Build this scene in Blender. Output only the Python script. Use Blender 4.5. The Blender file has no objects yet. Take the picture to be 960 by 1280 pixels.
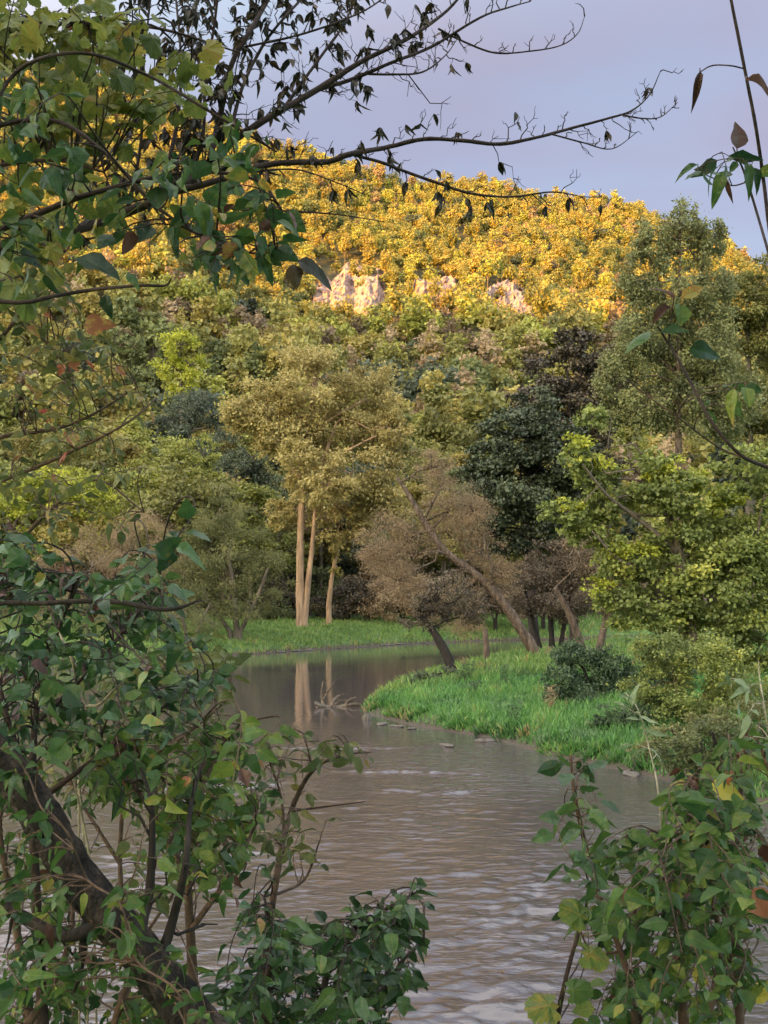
import bpy, math
import numpy as np
from math import radians, sin, cos, tan, pi

# ------------------------------------------------------------------ scene, camera
sc = bpy.context.scene
COL = sc.collection
R = np.random.default_rng
CAM = np.array([0.0, 0.0, 4.2])
F = 1500.0
PITCH = math.atan(105 / 1500)
cp, sp = cos(PITCH), sin(PITCH)


def P(px, py, Y):
    """point on the vertical plane at distance Y seen at photo pixel px, py (960 x 1280)"""
    dx = (px - 480) / F
    dy = (640 - py) / F
    d = np.array([dx, cp - dy * sp, sp + dy * cp])
    return CAM + d * (Y / d[1])


def pxm(Y):
    return Y / F


cam_d = bpy.data.cameras.new('camera')
cam = bpy.data.objects.new('camera', cam_d)
COL.objects.link(cam)
cam.location = CAM
cam.rotation_euler = (pi / 2 + PITCH, 0, 0)
cam_d.sensor_fit = 'VERTICAL'
cam_d.angle_y = 2 * math.atan(640 / F)
cam_d.clip_start = 0.05
cam_d.clip_end = 6000
sc.camera = cam
sc.view_settings.view_transform = 'Standard'
sc.view_settings.look = 'None'
sc.view_settings.gamma = 1
sc.view_settings.exposure = 2.6
cy = sc.cycles
cy.max_bounces = 6
cy.diffuse_bounces = 3
cy.glossy_bounces = 3
cy.transmission_bounces = 3
cy.transparent_max_bounces = 4
cy.caustics_reflective = False
cy.caustics_refractive = False
cy.use_denoising = True
sc.render.film_transparent = False

# ------------------------------------------------------------------ light
SUN_EL = radians(6.0)
SUN_AZ = radians(42.0)            # the sun stands behind the camera, to its left; light travels to +Y and +X
sd = bpy.data.lights.new('sun', 'SUN')
sd.energy = 3.6
sd.color = (1.0, 0.435, 0.0)
sd.angle = radians(0.5)
sun = bpy.data.objects.new('sun', sd)
COL.objects.link(sun)
from mathutils import Vector
Ld = Vector((sin(SUN_AZ) * cos(SUN_EL), cos(SUN_AZ) * cos(SUN_EL), -sin(SUN_EL)))
sun.rotation_euler = Ld.to_track_quat('-Z', 'Y').to_euler()
sun.location = (0, -60, 80)

SKY_DULL, SKY_GLOW = (.65, .555, .535, 1), (4.6, 4.3, 3.1, 1)
w = bpy.data.worlds.new('World')
sc.world = w
w.use_nodes = True
wn = w.node_tree
wn.nodes.clear()
wo = wn.nodes.new('ShaderNodeOutputWorld')
bg = wn.nodes.new('ShaderNodeBackground')
sky = wn.nodes.new('ShaderNodeTexSky')
sky.sky_type = 'NISHITA'
sky.sun_disc = False
sky.sun_elevation = SUN_EL
# the sun's place on the sky: the opposite of the direction the light travels
sky.sun_rotation = math.atan2(-Ld.x, -Ld.y)
sky.altitude = 200
sky.air_density = 1.0
sky.dust_density = 2.0
sky.ozone_density = 2.0
# a thin high cloud veil that greys and warms the blue
veil = wn.nodes.new('ShaderNodeTexNoise')
veil.inputs['Scale'].default_value = 1.6
veil.inputs['Detail'].default_value = 5
tc = wn.nodes.new('ShaderNodeTexCoord')
mp = wn.nodes.new('ShaderNodeMapping')
mp.inputs['Scale'].default_value = (1, 1, 3.0)
vr = wn.nodes.new('ShaderNodeMapRange')
vr.inputs['From Min'].default_value = 0.35
vr.inputs['From Max'].default_value = 0.7
vr.inputs['To Min'].default_value = 0.25
vr.inputs['To Max'].default_value = 0.95
mixc = wn.nodes.new('ShaderNodeMix')
mixc.data_type = 'RGBA'
VEIL = (1.05, .90, 1.22, 1)
vz = wn.nodes.new('ShaderNodeSeparateXYZ')
wn.links.new(tc.outputs['Generated'], vz.inputs[0])
vzr = wn.nodes.new('ShaderNodeMapRange')
vzr.inputs['From Min'].default_value = .22
vzr.inputs['From Max'].default_value = .46
wn.links.new(vz.outputs['Z'], vzr.inputs['Value'])
vcol = wn.nodes.new('ShaderNodeMix')
vcol.data_type = 'RGBA'
vcol.inputs['A'].default_value = (.86, .93, 1.40, 1)
vcol.inputs['B'].default_value = (1.06, .93, 1.20, 1)
wn.links.new(vzr.outputs['Result'], vcol.inputs['Factor'])
wn.links.new(vcol.outputs['Result'], mixc.inputs['B'])
wn.links.new(tc.outputs['Generated'], mp.inputs['Vector'])
wn.links.new(mp.outputs['Vector'], veil.inputs['Vector'])
wn.links.new(veil.outputs['Fac'], vr.inputs['Value'])
wn.links.new(vr.outputs['Result'], mixc.inputs['Factor'])
wn.links.new(sky.outputs['Color'], mixc.inputs['A'])
# the sunset side of the sky glows, the side away from it is dull
dotn = wn.nodes.new('ShaderNodeVectorMath')
dotn.operation = 'DOT_PRODUCT'
wn.links.new(tc.outputs['Generated'], dotn.inputs[0])
dotn.inputs[1].default_value = (-.27, -.75, .6)
gl = wn.nodes.new('ShaderNodeMapRange')
gl.interpolation_type = 'SMOOTHSTEP'
gl.inputs['From Min'].default_value = -.48
gl.inputs['From Max'].default_value = .15
wn.links.new(dotn.outputs['Value'], gl.inputs['Value'])
gcol = wn.nodes.new('ShaderNodeMix')
gcol.data_type = 'RGBA'
gcol.inputs['A'].default_value = SKY_DULL
gcol.inputs['B'].default_value = SKY_GLOW
wn.links.new(gl.outputs['Result'], gcol.inputs['Factor'])
mulc = wn.nodes.new('ShaderNodeVectorMath')
mulc.operation = 'MULTIPLY'
wn.links.new(mixc.outputs['Result'], mulc.inputs[0])
wn.links.new(gcol.outputs['Result'], mulc.inputs[1])
wn.links.new(mulc.outputs['Vector'], bg.inputs['Color'])
bg.inputs['Strength'].default_value = 0.12
wn.links.new(bg.outputs['Background'], wo.inputs['Surface'])


# ------------------------------------------------------------------ materials
def newmat(name):
    m = bpy.data.materials.new(name)
    m.use_nodes = True
    nt = m.node_tree
    nt.nodes.clear()
    out = nt.nodes.new('ShaderNodeOutputMaterial')
    return m, nt, out


def ramp(nt, cols):
    r = nt.nodes.new('ShaderNodeValToRGB')
    e = r.color_ramp.elements
    while len(e) < len(cols):
        e.new(0.5)
    for i, (p, c) in enumerate(cols):
        e[i].position = p
        e[i].color = (*c, 1)
    return r


def leafmat(name, cols, trans=0.4, rough=0.5, objrand=0.0, spec=0.4, mottle=0):
    m, nt, out = newmat(name)
    a = nt.nodes.new('ShaderNodeAttribute')
    a.attribute_name = 'var'
    fac = a.outputs['Fac']
    if objrand:
        oi = nt.nodes.new('ShaderNodeObjectInfo')
        ma = nt.nodes.new('ShaderNodeMath')
        ma.operation = 'MULTIPLY_ADD'
        ma.inputs[1].default_value = objrand
        nt.links.new(oi.outputs['Random'], ma.inputs[0])
        nt.links.new(fac, ma.inputs[2])
        sb = nt.nodes.new('ShaderNodeMath')
        sb.operation = 'SUBTRACT'
        sb.inputs[1].default_value = objrand * 0.5
        nt.links.new(ma.outputs[0], sb.inputs[0])
        fac = sb.outputs[0]
    r = ramp(nt, cols)
    nt.links.new(fac, r.inputs['Fac'])
    if mottle:
        tcn = nt.nodes.new('ShaderNodeTexCoord')
        nz = nt.nodes.new('ShaderNodeTexNoise')
        nz.inputs['Scale'].default_value = mottle
        nz.inputs['Detail'].default_value = 4
        nt.links.new(tcn.outputs['Object'], nz.inputs['Vector'])
        ad = nt.nodes.new('ShaderNodeMath')
        ad.operation = 'MULTIPLY_ADD'
        ad.inputs[1].default_value = .55
        nt.links.new(nz.outputs['Fac'], ad.inputs[0])
        sb2 = nt.nodes.new('ShaderNodeMath')
        sb2.operation = 'ADD'
        sb2.inputs[1].default_value = -.275
        nt.links.new(fac, sb2.inputs[0])
        nt.links.new(sb2.outputs[0], ad.inputs[2])
        # pale midrib and side veins, from each leaf's own coordinates
        lv = nt.nodes.new('ShaderNodeAttribute')
        lv.attribute_name = 'luv'
        sx = nt.nodes.new('ShaderNodeSeparateXYZ')
        nt.links.new(lv.outputs['Vector'], sx.inputs[0])

        def mm(op, a_, b_=None, c_=None):
            q_ = nt.nodes.new('ShaderNodeMath')
            q_.operation = op
            for i_, v_ in enumerate((a_, b_, c_)):
                if v_ is None:
                    continue
                if isinstance(v_, (int, float)):
                    q_.inputs[i_].default_value = v_
                else:
                    nt.links.new(v_, q_.inputs[i_])
            return q_.outputs[0]
        ax_ = mm('ABSOLUTE', sx.outputs['X'])
        mid_ = mm('SUBTRACT', 1.0, mm('SMOOTH_MIN', mm('MULTIPLY', ax_, 45.0), 1.0, .1))
        sv_ = mm('FRACT', mm('MULTIPLY', mm('MULTIPLY_ADD', ax_, -.75, sx.outputs['Y']), 7.0))
        sv_ = mm('GREATER_THAN', sv_, .86)
        vein = mm('MAXIMUM', mid_, mm('MULTIPLY', sv_, .45))
        ad2 = mm('MULTIPLY_ADD', vein, .24, ad.outputs[0])
        nt.links.new(ad2, r.inputs['Fac'])
    p = nt.nodes.new('ShaderNodeBsdfPrincipled')
    p.inputs['Roughness'].default_value = rough
    p.inputs['Specular IOR Level'].default_value = spec
    nt.links.new(r.outputs['Color'], p.inputs['Base Color'])
    colout = r.outputs['Color']
    if mottle:
        # brown specks and withered patches
        nz2 = nt.nodes.new('ShaderNodeTexNoise')
        nz2.inputs['Scale'].default_value = 95
        nz2.inputs['Detail'].default_value = 3
        nt.links.new(tcn.outputs['Object'], nz2.inputs['Vector'])
        sr = nt.nodes.new('ShaderNodeMapRange')
        sr.inputs['From Min'].default_value = .62
        sr.inputs['From Max'].default_value = .70
        sr.inputs['To Max'].default_value = .75
        nt.links.new(nz2.outputs['Fac'], sr.inputs['Value'])
        mxs = nt.nodes.new('ShaderNodeMix')
        mxs.data_type = 'RGBA'
        mxs.inputs['B'].default_value = (.12, .075, .03, 1)
        nt.links.new(sr.outputs['Result'], mxs.inputs['Factor'])
        nt.links.new(colout, mxs.inputs['A'])
        colout = mxs.outputs['Result']
        nt.links.new(colout, p.inputs['Base Color'])
    t = nt.nodes.new('ShaderNodeBsdfTranslucent')
    nt.links.new(colout, t.inputs['Color'])
    mx = nt.nodes.new('ShaderNodeMixShader')
    mx.inputs[0].default_value = trans
    nt.links.new(p.outputs[0], mx.inputs[1])
    nt.links.new(t.outputs[0], mx.inputs[2])
    nt.links.new(mx.outputs[0], out.inputs['Surface'])
    return m


def noisemat(name, cols, scale=3.0, stretch=(1, 1, 1), rough=0.85, bump=0.3, detail=6, bscale=None, bdist=0.02):
    m, nt, out = newmat(name)
    tcn = nt.nodes.new('ShaderNodeTexCoord')
    mpn = nt.nodes.new('ShaderNodeMapping')
    mpn.inputs['Scale'].default_value = stretch
    nt.links.new(tcn.outputs['Object'], mpn.inputs['Vector'])
    n = nt.nodes.new('ShaderNodeTexNoise')
    n.inputs['Scale'].default_value = scale
    n.inputs['Detail'].default_value = detail
    n.inputs['Roughness'].default_value = 0.62
    nt.links.new(mpn.outputs[0], n.inputs['Vector'])
    r = ramp(nt, cols)
    nt.links.new(n.outputs['Fac'], r.inputs['Fac'])
    p = nt.nodes.new('ShaderNodeBsdfPrincipled')
    p.inputs['Roughness'].default_value = rough
    p.inputs['Specular IOR Level'].default_value = 0.25
    nt.links.new(r.outputs['Color'], p.inputs['Base Color'])
    n2 = nt.nodes.new('ShaderNodeTexNoise')
    n2.inputs['Scale'].default_value = bscale or scale * 2.5
    n2.inputs['Detail'].default_value = 5
    nt.links.new(mpn.outputs[0], n2.inputs['Vector'])
    b = nt.nodes.new('ShaderNodeBump')
    b.inputs['Strength'].default_value = bump
    b.inputs['Distance'].default_value = bdist
    nt.links.new(n2.outputs['Fac'], b.inputs['Height'])
    nt.links.new(b.outputs[0], p.inputs['Normal'])
    nt.links.new(p.outputs[0], out.inputs['Surface'])
    return m


M = {}
# far and middle crowns
M['olive'] = leafmat('leaf_olive', [(0, (.105, .105, .03)), (.5, (.185, .18, .052)), (1, (.285, .265, .078))], objrand=.5)
M['gold'] = leafmat('leaf_gold', [(0, (.145, .12, .03)), (.5, (.25, .205, .055)), (1, (.35, .285, .08))], objrand=.5)
M['yellowgreen'] = leafmat('leaf_yellow_green', [(0, (.15, .165, .04)), (.5, (.24, .25, .06)), (1, (.36, .36, .08))], objrand=.4)
M['lime'] = leafmat('leaf_lime', [(0, (.16, .19, .02)), (.5, (.32, .34, .04)), (1, (.48, .47, .06))])
M['green'] = leafmat('leaf_green', [(0, (.075, .09, .035)), (.5, (.125, .145, .055)), (1, (.19, .21, .075))], objrand=.4)
M['bluegreen'] = leafmat('leaf_blue_green', [(0, (.038, .050, .036)), (.5, (.068, .085, .058)), (1, (.11, .13, .085))], objrand=.4)
M['darkgreen'] = leafmat('leaf_dark_green', [(0, (.018, .025, .014)), (.5, (.042, .056, .030)), (1, (.08, .10, .05))], trans=.15)
M['darkbrown'] = leafmat('leaf_dark_brown', [(0, (.03, .024, .018)), (.5, (.07, .055, .038)), (1, (.13, .10, .06))], trans=.15)
M['russet'] = leafmat('leaf_russet', [(0, (.085, .06, .04)), (.5, (.155, .11, .072)), (1, (.23, .17, .11))], objrand=.3)
M['mauve'] = leafmat('leaf_mauve_brown', [(0, (.18, .125, .075)), (.5, (.295, .21, .125)), (1, (.40, .295, .18))], objrand=.3)
M['cotton'] = leafmat('leaf_golden_brown', [(0, (.22, .175, .062)), (.5, (.37, .30, .11)), (1, (.49, .405, .165))])
M['willow'] = leafmat('leaf_willow', [(0, (.07, .075, .025)), (.5, (.14, .145, .055)), (1, (.23, .22, .09))])
M['elder'] = leafmat('leaf_box_elder', [(0, (.10, .125, .038)), (.55, (.20, .235, .06)), (.8, (.32, .345, .08)), (1, (.46, .44, .10))])
M['greygreen'] = leafmat('leaf_grey_green', [(0, (.09, .10, .045)), (.5, (.19, .20, .085)), (1, (.31, .31, .13))])
# near leaves
M['vineleaf'] = leafmat('leaf_vine', [(0, (.014, .042, .017)), (.45, (.040, .095, .028)), (.72, (.10, .16, .034)), (.86, (.24, .22, .04)), (.94, (.30, .19, .05)), (1, (.22, .09, .04))], trans=.35, rough=.42, spec=.3, mottle=38)
M['mapleleaf'] = leafmat('leaf_maple', [(0, (.07, .11, .03)), (.45, (.16, .20, .04)), (.75, (.28, .26, .05)), (.92, (.33, .22, .06)), (1, (.26, .10, .05))], trans=.45, rough=.5, mottle=38)
M['bushleaf'] = leafmat('leaf_bush', [(0, (.014, .040, .016)), (.5, (.048, .108, .034)), (.85, (.12, .19, .045)), (.95, (.25, .22, .05)), (1, (.28, .12, .05))], trans=.25, rough=.35, spec=.4, mottle=38)
M['shrubleaf'] = leafmat('leaf_shrub', [(0, (.018, .052, .018)), (.45, (.065, .13, .030)), (.75, (.17, .22, .04)), (.9, (.30, .22, .06)), (.97, (.34, .15, .08)), (1, (.36, .10, .06))], trans=.35, rough=.42, spec=.3, mottle=38)
M['sparseleaf'] = leafmat('leaf_sparse', [(0, (.05, .075, .025)), (.5, (.13, .15, .045)), (.8, (.26, .22, .06)), (.93, (.30, .17, .08)), (1, (.32, .07, .05))], trans=.4, mottle=38)
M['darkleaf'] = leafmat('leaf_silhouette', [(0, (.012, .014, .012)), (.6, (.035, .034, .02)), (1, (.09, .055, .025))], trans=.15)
M['deadleaf'] = leafmat('leaf_withered', [(0, (.05, .022, .018)), (1, (.12, .05, .035))], trans=.15)
M['paleleaf'] = leafmat('leaf_pale', [(0, (.10, .16, .07)), (1, (.26, .33, .20))], trans=.3)
M['yellowleaf'] = leafmat('leaf_yellow', [(0, (.40, .34, .03)), (1, (.60, .50, .08))], trans=.4)
M['redleaf'] = leafmat('leaf_red', [(0, (.38, .10, .05)), (1, (.45, .20, .10))], trans=.4)
M['grass'] = leafmat('grass_blade', [(0, (.035, .085, .028)), (.4, (.075, .185, .048)), (.75, (.13, .27, .062)), (.93, (.22, .25, .08)), (1, (.28, .20, .10))], trans=.35, rough=.5)
M['bankshrub'] = leafmat('leaf_bank_shrub', [(0, (.030, .055, .030)), (.5, (.062, .10, .05)), (1, (.115, .16, .075))])
M['fargrass'] = leafmat('grass_blade_far', [(0, (.06, .10, .03)), (.4, (.12, .20, .05)), (.75, (.19, .28, .065)), (.93, (.27, .27, .09)), (1, (.30, .22, .11))], trans=.35)
M['reed'] = leafmat('reed_blade', [(0, (.12, .09, .05)), (1, (.30, .22, .12))], trans=.3)
# bark, wood, stone, earth
M['bark'] = noisemat('bark_grey', [(.3, (.045, .036, .028)), (.7, (.15, .12, .095))], 5, (1, 1, .25), bump=.6)
M['darkbark'] = noisemat('bark_dark', [(.3, (.010, .008, .008)), (.7, (.035, .028, .025))], 14, (1, 1, .3), bump=.7)
M['palebark'] = noisemat('bark_pale', [(.28, (.11, .07, .045)), (.48, (.28, .18, .115)), (.75, (.44, .29, .195))], 4.0, (1, 1, .15), bump=.9, bdist=.08)
M['leanbark'] = noisemat('bark_lean', [(.3, (.035, .024, .02)), (.55, (.105, .075, .058)), (.75, (.19, .14, .11))], 6, (1, 1, .35), bump=1.0, bdist=.08)
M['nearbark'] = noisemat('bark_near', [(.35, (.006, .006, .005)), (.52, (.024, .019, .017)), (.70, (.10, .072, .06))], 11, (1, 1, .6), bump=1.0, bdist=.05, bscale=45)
M['twig'] = noisemat('twig_dark', [(.3, (.020, .014, .014)), (.7, (.055, .038, .032))], 30, bump=.3)
M['twigbrown'] = noisemat('twig_brown', [(.3, (.045, .03, .025)), (.7, (.13, .085, .06))], 30, bump=.3)
M['drygrass'] = noisemat('dry_stem', [(.3, (.24, .21, .15)), (.7, (.40, .36, .27))], 30, bump=.1)
M['driftwood'] = noisemat('driftwood', [(.3, (.05, .036, .028)), (.7, (.17, .135, .105))], 8, (1, 1, 1), bump=.6)
M['rock'] = noisemat('river_stone', [(.3, (.04, .034, .03)), (.7, (.14, .125, .11))], 2.5, bump=.5)
M['cliff'] = noisemat('cliff_rock', [(.25, (.09, .055, .048)), (.5, (.24, .16, .14)), (.75, (.40, .30, .26))], .22, (1, 1, 2.2), bump=1.0, bscale=.6, bdist=.8, detail=9)
M['hill'] = noisemat('hill_litter', [(.3, (.035, .032, .014)), (.7, (.085, .072, .03))], .15, bump=.5)


# ------------------------------------------------------------------ mesh building
class Geo:
    def __init__(s, luv=False):
        s.L = [] if luv else None
        s.V, s.Fq, s.Ft, s.vq, s.vt, s.n = [], [], [], [], [], 0

    def add(s, V, Fc, var=0.5, luv=None):
        V = np.asarray(V, float).reshape(-1, 3)
        Fc = np.asarray(Fc, int)
        if len(V) == 0 or len(Fc) == 0:
            return s
        var = np.full(len(Fc), var) if np.isscalar(var) else np.asarray(var, float)
        if Fc.shape[1] == 4:
            s.Fq.append(Fc + s.n)
            s.vq.append(var)
        else:
            s.Ft.append(Fc + s.n)
            s.vt.append(var)
        s.V.append(V)
        if s.L is not None:
            s.L.append(np.zeros((len(V), 3)) if luv is None else luv)
        s.n += len(V)
        return s

    def build(s, name, mat, parent=None, smooth=False, origin=None, link=True):
        V = np.concatenate(s.V) if s.V else np.zeros((0, 3))
        if parent is not None:
            origin = np.array(parent['_o'])
        if origin is None:
            origin = np.zeros(3)
        V = V - origin
        q = np.concatenate(s.Fq) if s.Fq else np.zeros((0, 4), int)
        t = np.concatenate(s.Ft) if s.Ft else np.zeros((0, 3), int)
        me = bpy.data.meshes.new(name)
        me.vertices.add(len(V))
        me.vertices.foreach_set('co', V.astype(np.float32).ravel())
        nl = q.size + t.size
        me.loops.add(nl)
        me.loops.foreach_set('vertex_index', np.concatenate([q.ravel(), t.ravel()]).astype(np.int32))
        nf = len(q) + len(t)
        me.polygons.add(nf)
        ls = np.concatenate([np.arange(len(q)) * 4, q.size + np.arange(len(t)) * 3]).astype(np.int32)
        me.polygons.foreach_set('loop_start', ls)
        me.polygons.foreach_set('use_smooth', np.full(nf, smooth))
        me.update(calc_edges=True)
        at = me.attributes.new('var', 'FLOAT', 'FACE')
        at.data.foreach_set('value', np.concatenate(s.vq + s.vt).astype(np.float32) if nf else np.zeros(0, np.float32))
        if s.L is not None and s.L:
            al = me.attributes.new('luv', 'FLOAT_VECTOR', 'POINT')
            al.data.foreach_set('vector', np.concatenate(s.L).astype(np.float32).ravel())
        me.materials.append(mat)
        o = bpy.data.objects.new(name, me)
        if link:
            COL.objects.link(o)
        if parent is not None:
            o.parent = parent
        else:
            o.location = origin
        return o


def tag(o, label=None, cat=None, group=None, kind=None):
    if label:
        o['label'] = label
    if cat:
        o['category'] = cat
    if group:
        o['group'] = group
    if kind:
        o['kind'] = kind
    return o


def thing(name, loc, label, cat, group=None):
    o = bpy.data.objects.new(name, None)
    COL.objects.link(o)
    o.empty_display_size = 0.2
    o.location = tuple(float(v) for v in loc)
    o['_o'] = [float(v) for v in loc]
    return tag(o, label, cat, group)


def unit(v):
    return v / np.maximum(np.linalg.norm(v, axis=-1, keepdims=True), 1e-9)


def tube(g, pts, rad, k=6, var=.5, cap=True, rough=0, rng=None):
    pts = np.asarray(pts, float)
    rad = np.asarray(rad, float)
    n = len(pts)
    T = np.zeros_like(pts)
    T[1:-1] = pts[2:] - pts[:-2]
    T[0] = pts[1] - pts[0]
    T[-1] = pts[-1] - pts[-2]
    T = unit(T)
    ref = np.array([0, 0, 1.0]) if abs(T[0, 2]) < .9 else np.array([1.0, 0, 0])
    A = np.zeros_like(pts)
    a = unit(np.cross(T[0], ref))
    for i in range(n):
        a = a - T[i] * np.dot(a, T[i])
        a = a / max(np.linalg.norm(a), 1e-9)
        A[i] = a
    B = np.cross(T, A)
    th = np.arange(k) * 2 * pi / k
    rr = rad[:, None] * np.ones((1, k))
    if rough and rng is not None:
        rr = rr * (1 + rough * rng.normal(size=(n, k)))
    V = pts[:, None] + rr[..., None] * (np.cos(th)[None, :, None] * A[:, None] + np.sin(th)[None, :, None] * B[:, None])
    V = V.reshape(-1, 3)
    i = np.arange(n - 1)[:, None] * k
    j = np.arange(k)[None]
    j2 = (j + 1) % k
    Fq = np.stack([i + j, i + j2, i + k + j2, i + k + j], -1).reshape(-1, 4)
    g.add(V, Fq, var)
    if cap:
        c = len(V)
        Vc = np.concatenate([V[-k:], pts[-1:] + T[-1:] * rad[-1] * .5])
        g.add(Vc, np.stack([np.arange(k), (np.arange(k) + 1) % k, np.full(k, k)], -1), var)


def smooth_path(pts, m=4):
    """Catmull-Rom through the points (last columns may carry radii)"""
    p = np.asarray(pts, float)
    if len(p) < 3:
        t = np.linspace(0, 1, m + 1)[:, None]
        return p[0] * (1 - t) + p[-1] * t
    q = np.concatenate([2 * p[:1] - p[1:2], p, 2 * p[-1:] - p[-2:-1]])
    out = []
    for i in range(1, len(q) - 2):
        for t in np.arange(m) / m:
            a, b, c, d = q[i - 1], q[i], q[i + 1], q[i + 2]
            out.append(.5 * ((2 * b) + (c - a) * t + (2 * a - 5 * b + 4 * c - d) * t * t + (3 * b - a - 3 * c + d) * t ** 3))
    out.append(p[-1])
    return np.array(out)


def pixpath(pts, Y0, Y1=None, m=4, wob=0, rng=None):
    """[(px, py, rpx)...] -> 3-D points and radii, distance running from Y0 to Y1"""
    Y1 = Y0 if Y1 is None else Y1
    n = len(pts)
    q = []
    for i, (x, y, r) in enumerate(pts):
        Y = Y0 + (Y1 - Y0) * i / max(n - 1, 1)
        if wob and rng is not None and 0 < i:
            Y += rng.normal() * wob
        q.append([*P(x, y, Y), r * pxm(Y)])
    q = smooth_path(q, m)
    return q[:, :3], np.maximum(q[:, 3], 1e-4)


# leaf shapes: vertices in (across, along, up), length 1
def leaf_ovate(wd=.30, droop=.25, fold=.25, n=7, pw=.75, wave=.035, bend=None):
    t = np.linspace(0, 1, n)
    wv = wd * np.sin(pi * t ** pw) ** .9
    wv[0] = .015
    wv[-1] = 0.0
    z0 = -droop * t ** 2
    ph = wd * 37 + droop * 11
    bd = (np.sin(ph * 5) * .06 if bend is None else bend) * np.sin(pi * t)
    wl = wave * np.sin(t * 11 + ph) * np.sin(pi * t)
    wr = wave * np.sin(t * 13 + ph * 2) * np.sin(pi * t)
    L = np.stack([-wv * (1 + .12 * np.sin(t * 9 + ph)) + bd, t, z0 + fold * wv + wl], 1)
    C = np.stack([bd, t, z0], 1)
    Rr = np.stack([wv * (1 + .12 * np.sin(t * 8 + ph * 3)) + bd, t, z0 + fold * wv + wr], 1)
    V = np.concatenate([L, C, Rr])
    i = np.arange(n - 1)
    Fq = np.concatenate([np.stack([i, i + n, i + n + 1, i + 1], 1), np.stack([i + n, i + 2 * n, i + 2 * n + 1, i + n + 1], 1)])
    return V, Fq


def leaf_lobed(seed=0, droop=.3, lob=.30):
    rng = R(seed)
    n = 31
    th = np.linspace(-2.55, 2.55, n)
    r = .42 + lob * .5 * (np.cos(th * 2.45) * .5 + .5) ** 1.2 + .10 * np.cos(th) + .03 * np.where(np.arange(n) % 2, 1, -1)
    x = r * np.sin(th)
    y = .36 + r * np.cos(th) * .85
    out = np.stack([x, y, -droop * (x ** 2 * .9 + (y - .2) ** 2 * .6) + .05 * np.sin(th * 5 + seed) + rng.normal(size=n) * .008], 1)
    mid = out * np.array([.5, .5, .5]) + np.array([0, .16, 0.03])
    c = np.array([[0, .30, .05], [0, .02, 0]])
    V = np.concatenate([out, mid, c])
    Fq, Ft = [], []
    for i in range(n - 1):
        Fq.append([i, i + 1, n + i + 1, n + i])
        Ft.append([n + i, n + i + 1, 2 * n])
    Ft.append([2 * n - 1, 2 * n + 1, 2 * n])
    Ft.append([2 * n + 1, n, 2 * n])
    # keep as triangles only
    T = []
    for a, b, c_, d in Fq:
        T += [[a, b, c_], [a, c_, d]]
    return V, np.array(T + Ft)


def leaf_compound(k=2, wd=.17, seed=0):
    """a stalk of paired leaflets (box elder, ash)"""
    rng = R(seed)
    V, Fs, n = [], [], 0
    spots = []
    for i in range(k):
        y = .12 + .42 * i / max(k - 1, 1)
        for s in (-1, 1):
            spots.append((y, s * (.95 + .2 * rng.random()), .46))
    spots.append((.55, 0, .5))
    for y, ang, L in spots:
        v, f = leaf_ovate(wd, .3, .25, 5)
        v = v * L
        ca, sa = cos(ang), sin(ang)
        v2 = np.stack([v[:, 0] * ca + v[:, 1] * sa, -v[:, 0] * sa + v[:, 1] * ca + y, v[:, 2] - .25 * y * y], 1)
        V.append(v2)
        Fs.append(f + n)
        n += len(v2)
    st = np.array([[-.008, 0, 0], [.008, 0, 0], [.006, .6, -.09], [-.006, .6, -.09]])
    V.append(st)
    Fs.append(np.array([[0, 1, 2, 3]]) + n)
    return np.concatenate(V), np.concatenate(Fs)


LEAF = {
    'card': [(np.array([[0, 0, 0], [.33, .5, .10], [0, 1, -.05], [-.33, .5, .10]]), np.array([[0, 1, 2, 3]]))],
    'cardwide': [(np.array([[0, 0, 0], [.5, .45, .14], [.08, 1, -.06], [-.46, .55, .12]]), np.array([[0, 1, 2, 3]]))],
    'cardthin': [(np.array([[0, 0, 0], [.14, .45, .05], [0, 1, -.08], [-.14, .45, .05]]), np.array([[0, 1, 2, 3]]))],
    'ovate': [leaf_ovate(.30, .25, .25), leaf_ovate(.25, .5, .1), leaf_ovate(.32, .1, .5), leaf_ovate(.26, -.15, .3), leaf_ovate(.21, .9, .4), leaf_ovate(.23, .35, -.2)],
    'broad': [leaf_ovate(.40, .3, .2, 7, .68), leaf_ovate(.34, .6, .05, 7, .68), leaf_ovate(.37, .1, .5, 7, .72), leaf_ovate(.27, .4, .3, 7, .75), leaf_ovate(.24, .9, .2, 7, .8), leaf_ovate(.33, -.2, .6, 7, .7), leaf_ovate(.30, 1.1, .35, 7, .66), leaf_ovate(.36, .45, -.25, 7, .7)],
    'narrow': [leaf_ovate(.13, .35, .2), leaf_ovate(.11, .1, .35), leaf_ovate(.15, .6, .1)],
    'lobed': [leaf_lobed(1, .3), leaf_lobed(2, .55), leaf_lobed(3, .1, .4), leaf_lobed(4, .8, .35)],
    'compound': [leaf_compound(2, .19, 1), leaf_compound(1, .24, 2), leaf_compound(2, .16, 3)],
    'drysprig': [leaf_ovate(.17, .5, .4), leaf_ovate(.13, .9, .3), leaf_ovate(.2, .2, .6), leaf_ovate(.15, -.3, .4)],
    'curl': [leaf_ovate(.20, .9, .8), leaf_ovate(.16, 1.3, .9), leaf_ovate(.24, .6, 1.0)],
}


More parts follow.
